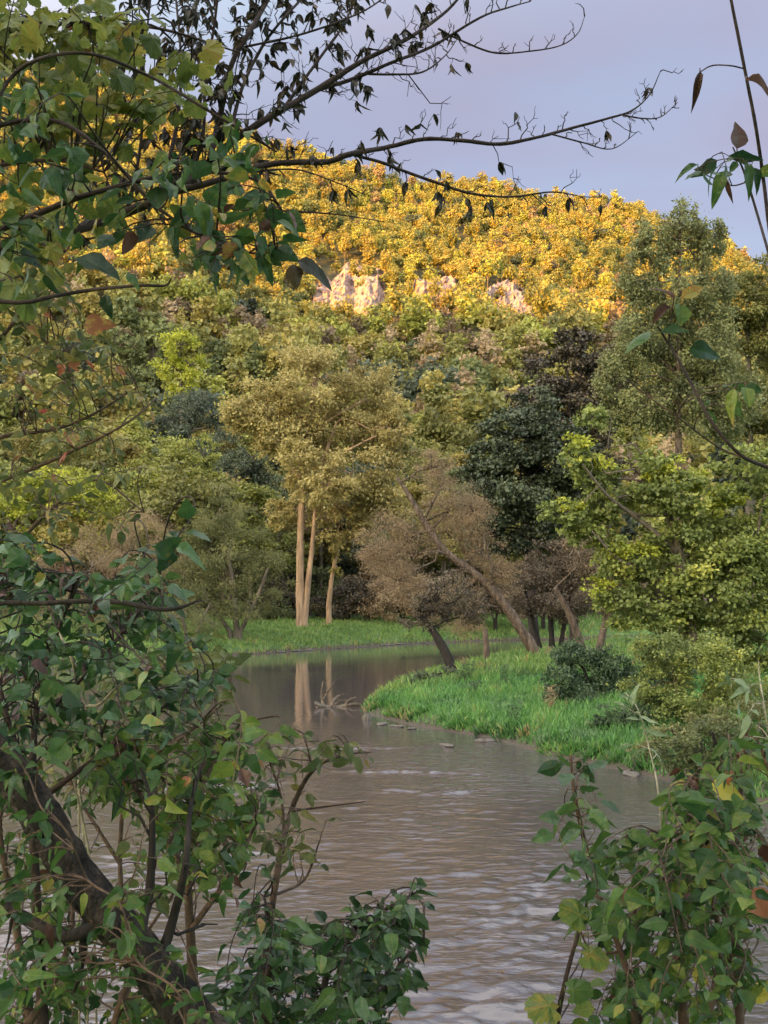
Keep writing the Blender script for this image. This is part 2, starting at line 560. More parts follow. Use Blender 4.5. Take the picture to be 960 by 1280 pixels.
def leaves(g, kind, pos, d, nrm, size, var, rng):
    pos, d, nrm = (np.asarray(a, float).reshape(-1, 3) for a in (pos, d, nrm))
    n = len(pos)
    if n == 0:
        return
    size = np.broadcast_to(np.asarray(size, float), (n,))
    var = np.broadcast_to(np.asarray(var, float), (n,))
    d = unit(d)
    X = np.cross(d, nrm)
    bad = np.linalg.norm(X, axis=1) < 1e-4
    X[bad] = np.cross(d[bad], np.array([.3, .8, .52]))
    X = unit(X)
    Z = np.cross(X, d)
    T = LEAF[kind]
    pick = rng.integers(0, len(T), n)
    for i, (tv, tf) in enumerate(T):
        m = np.where(pick == i)[0]
        if len(m) == 0:
            continue
        s = size[m][:, None, None]
        V = pos[m][:, None] + s * (tv[None, :, :1] * X[m][:, None] + tv[None, :, 1:2] * d[m][:, None] + tv[None, :, 2:] * Z[m][:, None])
        Fc = tf[None] + (np.arange(len(m)) * len(tv))[:, None, None]
        lu = None
        if g.L is not None:
            lu = np.tile(np.stack([tv[:, 0], tv[:, 1], 0 * tv[:, 0]], 1), (len(m), 1))
        g.add(V.reshape(-1, 3), Fc.reshape(-1, tf.shape[1]), np.repeat(var[m], len(tf)), lu)


def rvec(rng, n):
    return unit(rng.normal(size=(n, 3)))


def crown(g, rng, lobes, dens=3.0, leaf=.3, kind='card', clump=.30, nclump=26, up=.7, var0=.5, vs=(.22, .12), fill=.35, flat=.6, limbs=None, hang=0.2, spread=1.0):
    """lobes: (centre, radii). Fills each lobe with clumps of leaves. Returns clump centres per lobe."""
    out = []
    for (c, r) in lobes:
        c = np.asarray(c, float)
        r = np.asarray(r, float)
        area = pi * r[0] * r[2]
        N = int(dens * area / (leaf * leaf * .33))
        nc = max(3, int(nclump))
        u = rvec(rng, nc)
        rad = rng.uniform(fill, 1.0, nc) ** .7
        cc = c + r * u * rad[:, None]
        cr = clump * r.mean() * rng.uniform(.6, 1.35, nc)
        cv = rng.normal(size=nc) * vs[0]
        k = rng.choice(nc, N, p=cr ** 2 / (cr ** 2).sum())
        off = rng.normal(size=(N, 3)) * np.array([1, 1, flat]) * .55 * spread
        pos = cc[k] + off * cr[k][:, None]
        outw = unit(pos - c)
        nrm = unit(outw * .6 + np.array([0, 0, up]) + rvec(rng, N) * .75)
        d = unit(outw * .6 + rvec(rng, N) + np.array([0, 0, -hang]))
        var = np.clip(var0 + cv[k] + rng.normal(size=N) * vs[1] + .10 * off[:, 2], 0, 1)
        leaves(g, kind, pos, d, nrm, leaf * rng.uniform(.6, 1.35, N), var, rng)
        out.append((c, cc))
    return out


def limb_to(g, rng, a, b, r0, r1, n=6, wob=.05, k=5, sag=0.0):
    a, b = np.asarray(a, float), np.asarray(b, float)
    L = np.linalg.norm(b - a)
    t = np.linspace(0, 1, n)
    pts = a + (b - a) * t[:, None] + rng.normal(size=(n, 3)) * wob * L * (np.sin(pi * t) ** .7)[:, None]
    pts[:, 2] += sag * L * np.sin(pi * t)
    tube(g, pts, r0 + (r1 - r0) * t, k)
    return pts


# ------------------------------------------------------------------ terrain
LAND_RIVER = np.array([(-100, 22), (-40, 30), (-24, 40), (-21, 55), (-17, 72), (-12.3, 82), (-6.3, 93), (1.5, 105), (10, 114), (30, 122), (80, 128), (320, 140),
                       (320, 112), (80, 104), (30, 99), (15, 90), (7, 77), (2.4, 63), (0, 52), (-0.8, 46.5), (-0.7, 43.4), (1.0, 39.2), (2.9, 36.4), (4.6, 31.6), (6.1, 28.6), (7.5, 25.3), (9, 20), (9.8, 14), (7.5, 9.6), (0, 8.2), (-10, 7.4), (-40, 6), (-100, 4)], float)


def river_dist(x, y):
    """signed distance to the shoreline, positive on land"""
    p = np.stack([np.ravel(x), np.ravel(y)], 1)
    A = LAND_RIVER
    B = np.roll(A, -1, 0)
    best = np.full(len(p), 1e9)
    inside = np.zeros(len(p), bool)
    for a, b in zip(A, B):
        ab = b - a
        t = np.clip(((p - a) @ ab) / (ab @ ab), 0, 1)
        dd = np.linalg.norm(p - (a + t[:, None] * ab), axis=1)
        best = np.minimum(best, dd)
        cond = (a[1] > p[:, 1]) != (b[1] > p[:, 1])
        xi = a[0] + (p[:, 1] - a[1]) / (b[1] - a[1] if b[1] != a[1] else 1e-9) * ab[0]
        inside ^= cond & (p[:, 0] < xi)
    return np.where(inside, -best, best).reshape(np.shape(x))


def vnoise(x, y, seed=0, f=1.0, octv=4):
    """cheap smooth noise from summed sines"""
    rng = R(seed)
    o = np.zeros(np.shape(x))
    a = 1.0
    for k in range(octv):
        for _ in range(3):
            an = rng.uniform(0, 2 * pi)
            ph = rng.uniform(0, 2 * pi)
            ff = f * (2 ** k) * rng.uniform(.7, 1.3)
            o = o + a / 3 * np.sin((x * cos(an) + y * sin(an)) * ff * 2 * pi + ph)
        a *= .5
    return o


RIDGE_PX = np.array([(-900, 190), (-500, 120), (-200, 70), (0, 75), (120, 96), (200, 122), (260, 148), (330, 170), (400, 190), (480, 200), (560, 208), (620, 214), (680, 222), (740, 224), (790, 230), (830, 247), (880, 272), (920, 297), (960, 322), (1100, 400), (1400, 470), (1900, 520)], float)
YR = 520.0
_rp = np.array([P(a, b + 36, YR) for a, b in RIDGE_PX])
HB = 150.0


def hill_z(x, y):
    zr = np.interp(x * YR / np.maximum(YR, 1), _rp[:, 0], _rp[:, 2])
    yr = YR + 12 * np.sin(x * .012)
    s = (y - HB) / (yr - HB)
    s1 = np.clip(s, 0, 1)
    z = zr * s1 ** 1.22
    over = np.clip(y - yr, 0, None)
    z = z - over * .12 - np.clip(over - 200, 0, None) * .05
    amp = np.clip(s1 * 3, 0, 1)
    z = z + amp * (5.0 * vnoise(x, y, 3, 1 / 110., 3)) * np.where(s > 1, .3, 1)
    return np.maximum(z, 0) * (s > 0)


# the ridge behind the camera that already stands between the valley and the sun
def back_z(x, y):
    yb = -700.0
    crest = np.clip(BACK_H - BACK_SL * (x + 963), 120, 340) + 7 * vnoise(x, 0 * x, 9, 1 / 260., 3)
    s = np.clip((-y - 150) / (-yb - 150), 0, 1)
    over = np.clip(yb - y, 0, None)
    return np.where(y < -150, crest * (s * s * (3 - 2 * s)) - over * .1, 0)


BACK_H, BACK_SL = 231.0, 0.11


def gz(x, y):
    x = np.asarray(x, float)
    y = np.asarray(y, float)
    d = river_dist(x, y)
    near = np.clip((16 - y) / 6, 0, 1)
    rise_far = .30 * np.clip(d / .8, 0, 1) + 1.7 * (1 - np.exp(-np.clip(d - .3, 0, None) / 9))
    rise_near = .25 * np.clip(d / .6, 0, 1) + 2.35 * np.clip((d - .3) / 5.0, 0, 1)
    land = rise_far * (1 - near) + rise_near * near
    land = land + np.clip(d / 3, 0, 1) * .10 * vnoise(x, y, 5, 1 / 5., 3)
    bed = -np.clip(-d * .35, 0, 1.4)
    z = np.where(d > 0, land, bed)
    return z + hill_z(x, y) + back_z(x, y)


def axis(breaks):
    out = []
    for a, b, s in breaks:
        out.append(np.arange(a, b, s))
    return np.concatenate(out)


def growing(a, first, end, g=1.18):
    v, s = [a], first
    while v[-1] < end:
        v.append(v[-1] + s)
        s *= g
    return np.array(v)


xr = np.concatenate([-growing(24, .5, 2600)[::-1], np.arange(-23.6, 20, .4), growing(20, .5, 2600)])
yr = np.concatenate([-growing(0, .5, 2400)[::-1], np.arange(.4, 62, .4), np.arange(62, 140, 1.2), np.arange(140, 620, 6.0), growing(620, 12, 3000, 1.25)])
GX, GY = np.meshgrid(xr, yr)
GZ = gz(GX, GY)
nx, ny = len(xr), len(yr)
GV = np.stack([GX, GY, GZ], -1).reshape(-1, 3)
ii = (np.arange(ny - 1)[:, None] * nx + np.arange(nx - 1)[None]).ravel()
quads = np.stack([ii, ii + 1, ii + nx + 1, ii + nx], 1)
fy = GV[quads, 1].mean(1)


def ground_part(name, mask, mat, label, cat):
    q = quads[mask]
    used = np.unique(q)
    remap = np.zeros(len(GV), int)
    remap[used] = np.arange(len(used))
    o = Geo().add(GV[used], remap[q]).build(name, mat, smooth=True)
    return tag(o, label, cat, kind='structure')


# ground: earth and low growth; damp mud close to the water
m, nt, out = newmat('bank_ground')
tcn = nt.nodes.new('ShaderNodeTexCoord')
n1 = nt.nodes.new('ShaderNodeTexNoise')
n1.inputs['Scale'].default_value = .5
n1.inputs['Detail'].default_value = 8
nt.links.new(tcn.outputs['Object'], n1.inputs['Vector'])
r1 = ramp(nt, [(.3, (.035, .07, .018)), (.5, (.06, .13, .028)), (.7, (.11, .16, .045))])
nt.links.new(n1.outputs['Fac'], r1.inputs['Fac'])
geo = nt.nodes.new('ShaderNodeSeparateXYZ')
nt.links.new(tcn.outputs['Object'], geo.inputs[0])
mr = nt.nodes.new('ShaderNodeMapRange')
mr.inputs['From Min'].default_value = .16
mr.inputs['From Max'].default_value = .42
nt.links.new(geo.outputs['Z'], mr.inputs['Value'])
mxc = nt.nodes.new('ShaderNodeMix')
mxc.data_type = 'RGBA'
mxc.inputs['A'].default_value = (.045, .033, .022, 1)
nt.links.new(mr.outputs[0], mxc.inputs['Factor'])
nt.links.new(r1.outputs['Color'], mxc.inputs['B'])
pb = nt.nodes.new('ShaderNodeBsdfPrincipled')
pb.inputs['Roughness'].default_value = .9
nt.links.new(mxc.outputs['Result'], pb.inputs['Base Color'])
bp = nt.nodes.new('ShaderNodeBump')
bp.inputs['Strength'].default_value = .7
bp.inputs['Distance'].default_value = .1
n2 = nt.nodes.new('ShaderNodeTexNoise')
n2.inputs['Scale'].default_value = 6
nt.links.new(tcn.outputs['Object'], n2.inputs['Vector'])
nt.links.new(n2.outputs['Fac'], bp.inputs['Height'])
nt.links.new(bp.outputs[0], pb.inputs['Normal'])
nt.links.new(pb.outputs[0], out.inputs['Surface'])
M['ground'] = m
ground_part('ground', (fy > -150) & (fy < 152), M['ground'], 'grassy river banks and the bed of the winding river', 'ground')
ground_part('hill', fy >= 152, M['hill'], 'steep wooded bluff rising beyond the river', 'hill')
ground_part('hill', fy <= -150, M['hill'], 'wooded ridge behind the viewer that shades the valley', 'hill')

# ------------------------------------------------------------------ water
m, nt, out = newmat('river_water')
tcn = nt.nodes.new('ShaderNodeTexCoord')
sep = nt.nodes.new('ShaderNodeSeparateXYZ')
nt.links.new(tcn.outputs['Object'], sep.inputs[0])


def wnoise(scale, stretch, detail=3, rot=0.15):
    mp_ = nt.nodes.new('ShaderNodeMapping')
    mp_.inputs['Scale'].default_value = stretch
    mp_.inputs['Rotation'].default_value = (0, 0, rot)
    nt.links.new(tcn.outputs['Object'], mp_.inputs['Vector'])
    n_ = nt.nodes.new('ShaderNodeTexNoise')
    n_.inputs['Scale'].default_value = scale
    n_.inputs['Detail'].default_value = detail
    n_.inputs['Distortion'].default_value = .6
    nt.links.new(mp_.outputs[0], n_.inputs['Vector'])
    return n_.outputs['Fac']


def wmath(op, a, b, c=None):
    q = nt.nodes.new('ShaderNodeMath')
    q.operation = op
    for i_, v_ in enumerate((a, b, c)):
        if v_ is None:
            continue
        if isinstance(v_, (int, float)):
            q.inputs[i_].default_value = v_
        else:
            nt.links.new(v_, q.inputs[i_])
    return q.outputs[0]


big = wnoise(1.2, (.75, 1.35, 1), 3, .3)
small = wnoise(5.0, (.75, 1.3, 1), 4, -.25)
patch = wnoise(.09, (1.3, 1, 1), 3, .5)
# riffled run below the bend, still pool above it
mrun = nt.nodes.new('ShaderNodeMapRange')
mrun.inputs['From Min'].default_value = 30
mrun.inputs['From Max'].default_value = 42
mrun.inputs['To Min'].default_value = 1
mrun.inputs['To Max'].default_value = .10
warp = wmath('MULTIPLY_ADD', patch, 14.0, -7.0)
nt.links.new(wmath('ADD', sep.outputs['Y'], warp), mrun.inputs['Value'])
mpat = nt.nodes.new('ShaderNodeMapRange')
mpat.inputs['From Min'].default_value = .36
mpat.inputs['From Max'].default_value = .62
mpat.inputs['To Min'].default_value = .30
mpat.inputs['To Max'].default_value = 1.35
nt.links.new(patch, mpat.inputs['Value'])
amp = wmath('MULTIPLY', mrun.outputs[0], mpat.outputs[0])
h = wmath('ADD', wmath('MULTIPLY', big, .03), wmath('MULTIPLY', small, .03))
h = wmath('MULTIPLY', h, amp)
bmp = nt.nodes.new('ShaderNodeBump')
bmp.inputs['Strength'].default_value = 1.0
bmp.inputs['Distance'].default_value = 1.0
nt.links.new(h, bmp.inputs['Height'])
pw = nt.nodes.new('ShaderNodeBsdfPrincipled')
pw.inputs['Base Color'].default_value = (.064, .053, .054, 1)
pw.inputs['Roughness'].default_value = .04
pw.inputs['IOR'].default_value = 1.8
nt.links.new(bmp.outputs[0], pw.inputs['Normal'])
nt.links.new(pw.outputs[0], out.inputs['Surface'])
M['water'] = m
wxs = np.concatenate([-growing(9, .12, 108, 1.2)[::-1], np.arange(-8.955, 10, .045), growing(10, .12, 330, 1.2)])
wys = np.concatenate([np.arange(1, 9, 1.0), np.arange(9, 22, .04), np.arange(22, 36, .07), np.arange(36, 60, .16), growing(60, .3, 150, 1.1)])
WX, WY = np.meshgrid(wxs, wys)
rw = R(808)
NW = 90
hz = np.zeros_like(WX)
lam = np.exp(rw.uniform(np.log(.13), np.log(1.0), NW))
dirs = pi / 2 + rw.normal(size=NW) * .55 + .12
for l_, a_, p_ in zip(lam, dirs, rw.uniform(0, 2 * pi, NW)):
    k_ = 2 * pi / l_
    hz += np.sqrt(2.0 / NW) / k_ * np.sin(k_ * (WX * cos(a_) + WY * sin(a_)) + p_ + 1.3 * np.sin(WX * .8 / l_ ** .5 + WY * .35 + p_ * 3) + .8 * np.sin(WX * 2.1 - WY * 1.1 + p_ * 5))
ruff = np.interp(WY + 2.5 * vnoise(WX, WY, 62, 1 / 9., 2), [0, 15, 21, 30, 38, 44, 60], [.17, .145, .07, .05, .028, .008, .005])
ruff = ruff * np.clip(.95 + .7 * vnoise(WX, WY * .7, 61, 1 / 5., 2) + .5 * vnoise(WX, WY * 1.6, 64, 1 / 1.3, 2), .2, 2.1)
ruff = ruff * np.clip(1.05 - .055 * np.clip(WX - 2.0, 0, None) ** 1.0 * 2.2, .35, 1)      # sheltered under the right bank
for rx_, ry_, ax_, ay_ in ((-1.6, 33.5, 1.7, .55), (.9, 26.2, .9, .35), (.3, 29.0, 1.3, .3), (-3.2, 27, 1.2, .5)):     # little riffles over shallow gravel
    ruff = ruff + .26 * np.exp(-((WX - rx_) / ax_) ** 2 - ((WY - ry_) / ay_) ** 2)
fade = np.clip((330 - np.abs(WX) * 22) / 100, 0, 1)
WZ = hz * ruff * fade
ii_ = (np.arange(len(wys) - 1)[:, None] * len(wxs) + np.arange(len(wxs) - 1)[None]).ravel()
wq = np.stack([ii_, ii_ + 1, ii_ + len(wxs) + 1, ii_ + len(wxs)], 1)
wat = Geo().add(np.stack([WX, WY, WZ], -1).reshape(-1, 3), wq).build('water', M['water'], smooth=True)
tag(wat, 'slow brown river, rippled below the bend', 'river', kind='structure')

# ------------------------------------------------------------------ cliff bands on the bluff
def cliff(px0, px1, pyt, pyb, Y, seed, label, tilt=0.0):
    """a broken rock face: a lumpy slab standing out of the slope, with its own back"""
    rng = R(seed)
    def meet(px, py):                     # where the slope is met
        ys = np.arange(200, 515, 1.0)
        q = np.array([P(px, py, Y) for Y in ys])
        hit = np.where(gz(q[:, 0], ys) > q[:, 2])[0]
        return ys[hit[0]] if len(hit) else 515.0
    nu, nv = max(14, int((px1 - px0) * .42)), max(12, int((pyb - pyt) * .55))
    pc = np.linspace(px0, px1, nu)
    Yb = np.array([meet(p, pyb) for p in pc])
    Yt = np.array([meet(p, pyt) for p in pc])
    u, v = np.meshgrid(np.linspace(0, 1, nu), np.linspace(0, 1, nv))
    prof = .90 + .13 * vnoise(u * 1.7, 0 * u, seed, 1.0, 2) + tilt * (u - .5)
    yv = Yb[None] + v * np.clip(prof, .5, 1.1) * (Yt - Yb)[None]
    x = (pc[None] - 480) / F * yv * 1.02
    z = gz(x, yv)
    led = v * 2.6 + .5 * vnoise(u * 2, v, seed + 3, 1, 2)
    fr = led - np.floor(led)
    z = z + np.where(fr < .7, fr * 3.0, (1 - fr) * 7.0) * np.sin(pi * np.clip(v, .05, .95))      # sheer risers over short treads
    butt = np.round(1.6 * vnoise(u * 3.1, .3 * v, seed + 2, 1, 2)) * 1.2
    yy = yv - 6.5 + np.clip(butt + 1.2 * vnoise(x, z, seed + 1, 1 / 4., 4), -3, 3) + rng.normal(size=x.shape) * .3
    edge = np.minimum(np.minimum(u, 1 - u) * 10 + .25 * vnoise(v * 3, u, seed + 7, 1, 2), np.minimum(v * 6, (1 - v) * 5)).clip(0, 1)
    yy = yy + (1 - edge) * 7
    V = np.stack([x, yy, z], -1).reshape(-1, 3)
    i = (np.arange(nv - 1)[:, None] * nu + np.arange(nu - 1)[None]).ravel()
    g = Geo().add(V, np.stack([i, i + 1, i + nu + 1, i + nu], 1))
    Vb = V + np.array([0, 14, 0])
    g.add(Vb, np.stack([i, i + nu, i + nu + 1, i + 1], 1))
    bi = np.concatenate([np.arange(nu), np.arange(1, nv) * nu + nu - 1, (nv - 1) * nu + np.arange(nu - 2, -1, -1), np.arange(nv - 2, -1, -1) * nu])
    n = len(bi) - 1
    VV = np.concatenate([V[bi], Vb[bi]])
    k = np.arange(n)
    g.add(VV, np.stack([k, k + n + 1, k + n + 2, k + 1], 1))
    o = g.build('cliff', M['cliff'])
    tag(o, label, 'cliff', 'rock faces across the bluff')
    return (pc, Yb, Yt)


CL = [cliff(388, 482, 328, 406, 372, 11, 'largest pinkish bare rock face, left of the other cliffs, half in shade', .1),
      cliff(516, 570, 346, 394, 376, 12, 'small sunlit rock face in the middle, between the larger cliffs'),
      cliff(598, 672, 358, 412, 374, 13, 'broken sunlit rock face furthest right on the bluff')]


# ------------------------------------------------------------------ trees of the bluff
def tree_proto(name, seed, shape, n_leaf, leaf, kind='cardwide'):
    """crown and trunk geometry about 13 m tall standing on the origin"""
    rng = R(seed)
    gc, gt = Geo(), Geo()
    if shape == 'conifer':
        H = 16
        tube(gt, [(0, 0, -1), (0, 0, H * .5), (0, 0, H)], [.22, .14, .03], 5)
        per = n_leaf
        t = rng.random(per) ** .8
        zz = H * (.10 + .90 * t)
        lay = np.floor(t * 11)
        rmax = 3.1 * (1 - t) ** .85 + .15
        ang = rng.uniform(0, 2 * pi, per)
        whorl = .75 + .25 * np.cos(ang * 5 + lay * 1.7)
        rr = rmax * np.sqrt(rng.random(per)) * whorl
        pos = np.stack([rr * np.cos(ang), rr * np.sin(ang), zz - rr * .25], 1)
        d = unit(np.stack([np.cos(ang), np.sin(ang), np.full(per, -.35)], 1) + rvec(rng, per) * .3)
        nr = unit(np.array([0, 0, 1]) + rvec(rng, per) * .5)
        leaves(gc, 'card', pos, d, nr, leaf * rng.uniform(.7, 1.3, per), np.clip(.45 + .2 * rng.normal(size=per) + .3 * (rr / rmax - .6), 0, 1), rng)
        return gc, gt
    if shape == 'round':
        base, lob = 3.6, [((0, 0, 9), (3.2, 3.2, 3.6)), ((1.9, .6, 7.2), (2.5, 2.5, 2.4)), ((-2.0, -.5, 7.6), (2.5, 2.4, 2.6)), ((.2, -2.0, 6.4), (2.4, 2.2, 2.2)), ((-.4, 1.9, 8.0), (2.3, 2.3, 2.6))]
    elif shape == 'tall':
        base, lob = 4.2, [((0, 0, 11.4), (2.2, 2.2, 2.6)), ((.9, .4, 9.0), (2.3, 2.2, 2.4)), ((-1.1, -.3, 8.0), (2.2, 2.1, 2.5)), ((.3, -1.0, 6.2), (2.2, 2.0, 2.2))]
    elif shape == 'wide':
        base, lob = 3.0, [((0, 0, 8.0), (3.4, 3.2, 2.6)), ((3.0, 0, 6.6), (2.7, 2.6, 2.1)), ((-3.1, .5, 6.8), (2.7, 2.6, 2.3)), ((1.0, -2.4, 5.6), (2.6, 2.3, 2.0)), ((-1.4, -2.2, 5.0), (2.4, 2.2, 1.8)), ((.4, 2.6, 7.2), (2.5, 2.4, 2.2))]
    else:   # ragged
        base, lob = 4.0, [((.4, 0, 10.4), (1.9, 1.9, 2.2)), ((-1.6, .3, 8.3), (1.9, 1.8, 1.8)), ((1.9, -.4, 7.6), (1.9, 1.8, 1.7)), ((-.6, -1.4, 6.2), (2.0, 1.9, 1.6)), ((.9, 1.2, 8.6), (1.7, 1.7, 1.7))]
    cl = []
    nl = n_leaf // len(lob)
    for c, r in lob:
        c, r = np.array(c) + rng.normal(size=3) * .35, np.array(r) * rng.uniform(.85, 1.15)
        nc = 12
        u = rvec(rng, nc)
        u[:, 2] = np.where(u[:, 2] < -.4, -u[:, 2], u[:, 2])
        cc = c + r * u * rng.uniform(.45, 1, nc)[:, None]
        cr = .36 * r.mean() * rng.uniform(.7, 1.3, nc)
        cv = rng.normal(size=nc) * .2
        k = rng.integers(0, nc, nl)
        off = rng.normal(size=(nl, 3)) * np.array([1, 1, .6]) * .6
        pos = cc[k] + off * cr[k][:, None]
        ow = unit(pos - c)
        nrm = unit(ow * .7 + np.array([0, 0, .6]) + rvec(rng, nl) * .6)
        leaves(gc, kind, pos, unit(rvec(rng, nl) + ow * .4), nrm, leaf * rng.uniform(.6, 1.4, nl), np.clip(.5 + cv[k] * .8 + .07 * rng.normal(size=nl), 0, 1), rng)
        cl.append((c, cc))
    top = np.array([.2, 0, base + 3.5])
    tube(gt, [(0, 0, -1), (.1, .05, base * .5), (.0, 0, base), top], [.26, .20, .17, .08], 6)
    for c, cc in cl:
        limb_to(gt, rng, (0, 0, base * rng.uniform(.75, 1.2)), c, .11, .04, 5, .06, 4)
        for q in cc[:4]:
            limb_to(gt, rng, c, q, .04, .015, 3, .05, 3)
    return gc, gt


PROTO = {}
for nm, shp, sd_, nlf, lf in [('r1', 'round', 1, 3600, .43), ('r2', 'round', 2, 3600, .43), ('t1', 'tall', 3, 3200, .41), ('t2', 'tall', 4, 3200, .41),
                              ('w1', 'wide', 5, 4000, .43), ('g1', 'ragged', 6, 2000, .37), ('g2', 'ragged', 7, 2000, .36), ('c1', 'conifer', 8, 1800, .75)]:
    PROTO[nm] = (*tree_proto(nm, sd_, shp, nlf, lf), shp)
NEARP = {nm: (*tree_proto(nm, sd_ + 90, shp, nlf, lf), shp) for nm, shp, sd_, nlf, lf in
         [('r1', 'round', 1, 6500, .33), ('t1', 'tall', 3, 6000, .31), ('w1', 'wide', 5, 7000, .33), ('g1', 'ragged', 6, 3600, .28)]}
NEARP['r2'], NEARP['t2'], NEARP['g2'], NEARP['c1'] = NEARP['r1'], NEARP['t1'], NEARP['g1'], PROTO['c1']
LOW = {nm: tree_proto(nm, sd_ + 50, shp, nlf, lf) for nm, shp, sd_, nlf, lf in
       [('r1', 'round', 1, 700, .88), ('r2', 'round', 2, 700, .88), ('t1', 'tall', 3, 640, .84), ('t2', 'tall', 4, 640, .84), ('w1', 'wide', 5, 720, .88), ('g1', 'ragged', 6, 500, .66), ('g2', 'ragged', 7, 500, .66), ('c1', 'conifer', 8, 600, 1.1)]}

rng = R(77)
cand = []
# jittered rows up the slope, and the flat wood at its foot
y = 118.0
while y < 548:
    step = 5.6 if y < 200 else (5.5 if y < 330 else 4.2)
    half = y * .36 + 26
    for x in np.arange(-half, half, step * 1.06):
        cand.append((x + rng.normal() * 1.7, y + rng.normal() * 1.9))
    y += step
cand = np.array(cand)
cz = gz(cand[:, 0], cand[:, 1])
cd = river_dist(cand[:, 0], cand[:, 1])
keep = cd > 16
keep &= ~((cand[:, 1] < 128) & (cand[:, 0] > -9) & (cand[:, 0] < 12))
for pc_, Yb_, Yt_ in CL:
    cp_ = 480 + F * cand[:, 0] / cand[:, 1] / 1.02
    ins = (cp_ > pc_[0] + 2) & (cp_ < pc_[-1] - 2) & (cand[:, 1] > np.interp(cp_, pc_, Yb_) - 15) & (cand[:, 1] < np.interp(cp_, pc_, Yt_) - 6)
    keep &= ~(ins & (rng.random(len(cand)) < .82))
cand, cz = cand[keep], cz[keep]
cpx = 480 + F * cand[:, 0] / cand[:, 1]
dark_hole = vnoise(cand[:, 0], cand[:, 1], 21, 1 / 60., 3)
hue = vnoise(cand[:, 0], cand[:, 1], 33, 1 / 75., 3) + rng.normal(size=len(cand)) * .55
MATN = {'olive': 'olive green', 'gold': 'golden brown', 'yellowgreen': 'yellow green', 'green': 'mid green', 'bluegreen': 'bluish green', 'mauve': 'mauve brown', 'russet': 'russet'}
SHN = {'round': 'round crowned', 'tall': 'slender', 'wide': 'broad', 'ragged': 'thin ragged', 'conifer': 'pointed'}


def pick_kind(h_, r_, upper):
    if r_ < (.035 if upper else .07):
        return 'bluegreen', 'c1' if r_ < .006 else rng.choice(['r1', 't1', 'w1'])
    if r_ < (.06 if upper else .12):
        return 'mauve', rng.choice(['g1', 'g2'])
    shp = rng.choice(['r1', 'r2', 't1', 't2', 'w1', 'g1', 'g2'], p=[.17, .17, .22, .22, .08, .07, .07])
    if h_ < (-1.25 if upper else -.85):
        m_ = 'green'
    elif h_ < -.05:
        m_ = 'olive'
    elif h_ < .5:
        m_ = 'gold' if r_ > .45 else 'olive'
    elif h_ < .95:
        m_ = 'yellowgreen' if r_ < .6 else 'gold'
    else:
        m_ = 'yellowgreen' if r_ < .75 else 'russet'
    return m_, shp


order = np.argsort(cand[:, 1])
NIND, made = 250, 0
protos_done = {}
low_mats = list(MATN)
forest = Geo()
fmat = []
ftr = Geo()
for i in order:
    x, y = cand[i]
    px = cpx[i]
    if px < -150 or px > 1110:
        continue
    r_ = rng.random()
    m_, shp = pick_kind(hue[i], r_, y > 360)
    s = float(np.clip(rng.normal(1.0, .18 if y < 330 else .15), .6, 1.45)) * (1.05 if y < 250 else 1.0)
    if y > 330:
        s *= .60
    elif y > 200:
        s *= .88
    rz = rng.uniform(0, 2 * pi)
    zoff = -.3
    in_view = -30 < px < 990
    if made < NIND and in_view and not (px > 700 and y < 200):
        made += 1
        # where it stands, said by what can be found beside it
        py_ = 745 - F * (cz[i] + 8 * s - 4.2) / y
        if y < 150:
            wh = 'in the front row of the wood across the river'
        elif px < 260:
            wh = 'on the shaded slope above the left riverside bushes'
        elif px < 530:
            wh = 'on the shaded slope behind the tall cottonwood' if py_ > 430 else 'on the shaded slope below the largest cliff'
        elif px < 720:
            wh = 'on the shaded slope behind the leaning bare tree' if py_ > 470 else 'on the shaded slope below the right hand cliffs'
        else:
            wh = 'on the shaded slope behind the right bank thicket'
        sz = 'small ' if s < .85 else ('large ' if s > 1.2 else '')
        lab = f'{sz}{MATN[m_]} {SHN[PROTO[shp][2]]} tree {wh}'
        grp = f'{MATN[m_]} trees of the lower bluff'
        near_ = y < 185
        SRC = NEARP if near_ else PROTO
        key = id(SRC[shp])
        if key not in protos_done:
            root = thing('hill_tree', (0, 0, 0), lab, 'tree', grp)
            oc = SRC[shp][0].build('crown', M[m_], root)
            ot = SRC[shp][1].build('trunk', M['bark'], root)
            for o_ in (oc, ot):
                o_.material_slots[0].link = 'OBJECT'
            oc.material_slots[0].material = M[m_]
            ot.material_slots[0].material = M['bark']
            protos_done[key] = (root, oc, ot)
        else:
            r0, c0, t0 = protos_done[key]
            root = r0.copy()
            COL.objects.link(root)
            oc, ot = c0.copy(), t0.copy()
            for o_ in (oc, ot):
                COL.objects.link(o_)
                o_.parent = root
            oc.material_slots[0].material = M[m_]
            tag(root, lab, 'tree', grp)
        root.location = (x, y, cz[i] + zoff)
        root.rotation_euler = (0, 0, rz)
        root.scale = (s * rng.uniform(.9, 1.15), s * rng.uniform(.9, 1.15), s)
    else:
        gc, gt = LOW[shp]
        ca, sa = cos(rz), sin(rz)
        Rm = np.array([[ca, -sa, 0], [sa, ca, 0], [0, 0, 1]]) @ np.diag([s * rng.uniform(.78, 1.2), s * rng.uniform(.78, 1.2), s * rng.uniform(.88, 1.18)])
        base = np.array([x, y, cz[i] + zoff])
        dv = rng.normal() * .16
        mi = low_mats.index(m_)
        for V_, F_, v_ in zip(gc.V, gc.Fq, gc.vq):
            pass
        V_ = np.concatenate(gc.V) @ Rm.T + base
        F_ = np.concatenate(gc.Fq)
        forest.add(V_, F_, np.clip(np.concatenate(gc.vq) + dv, 0, 1))
        fmat.append(np.full(len(F_), mi))
        Vt = np.concatenate(gt.V) @ Rm.T + base
        ftr.add(Vt, np.concatenate(gt.Fq), .5)
fo = forest.build('forest', M[low_mats[0]])
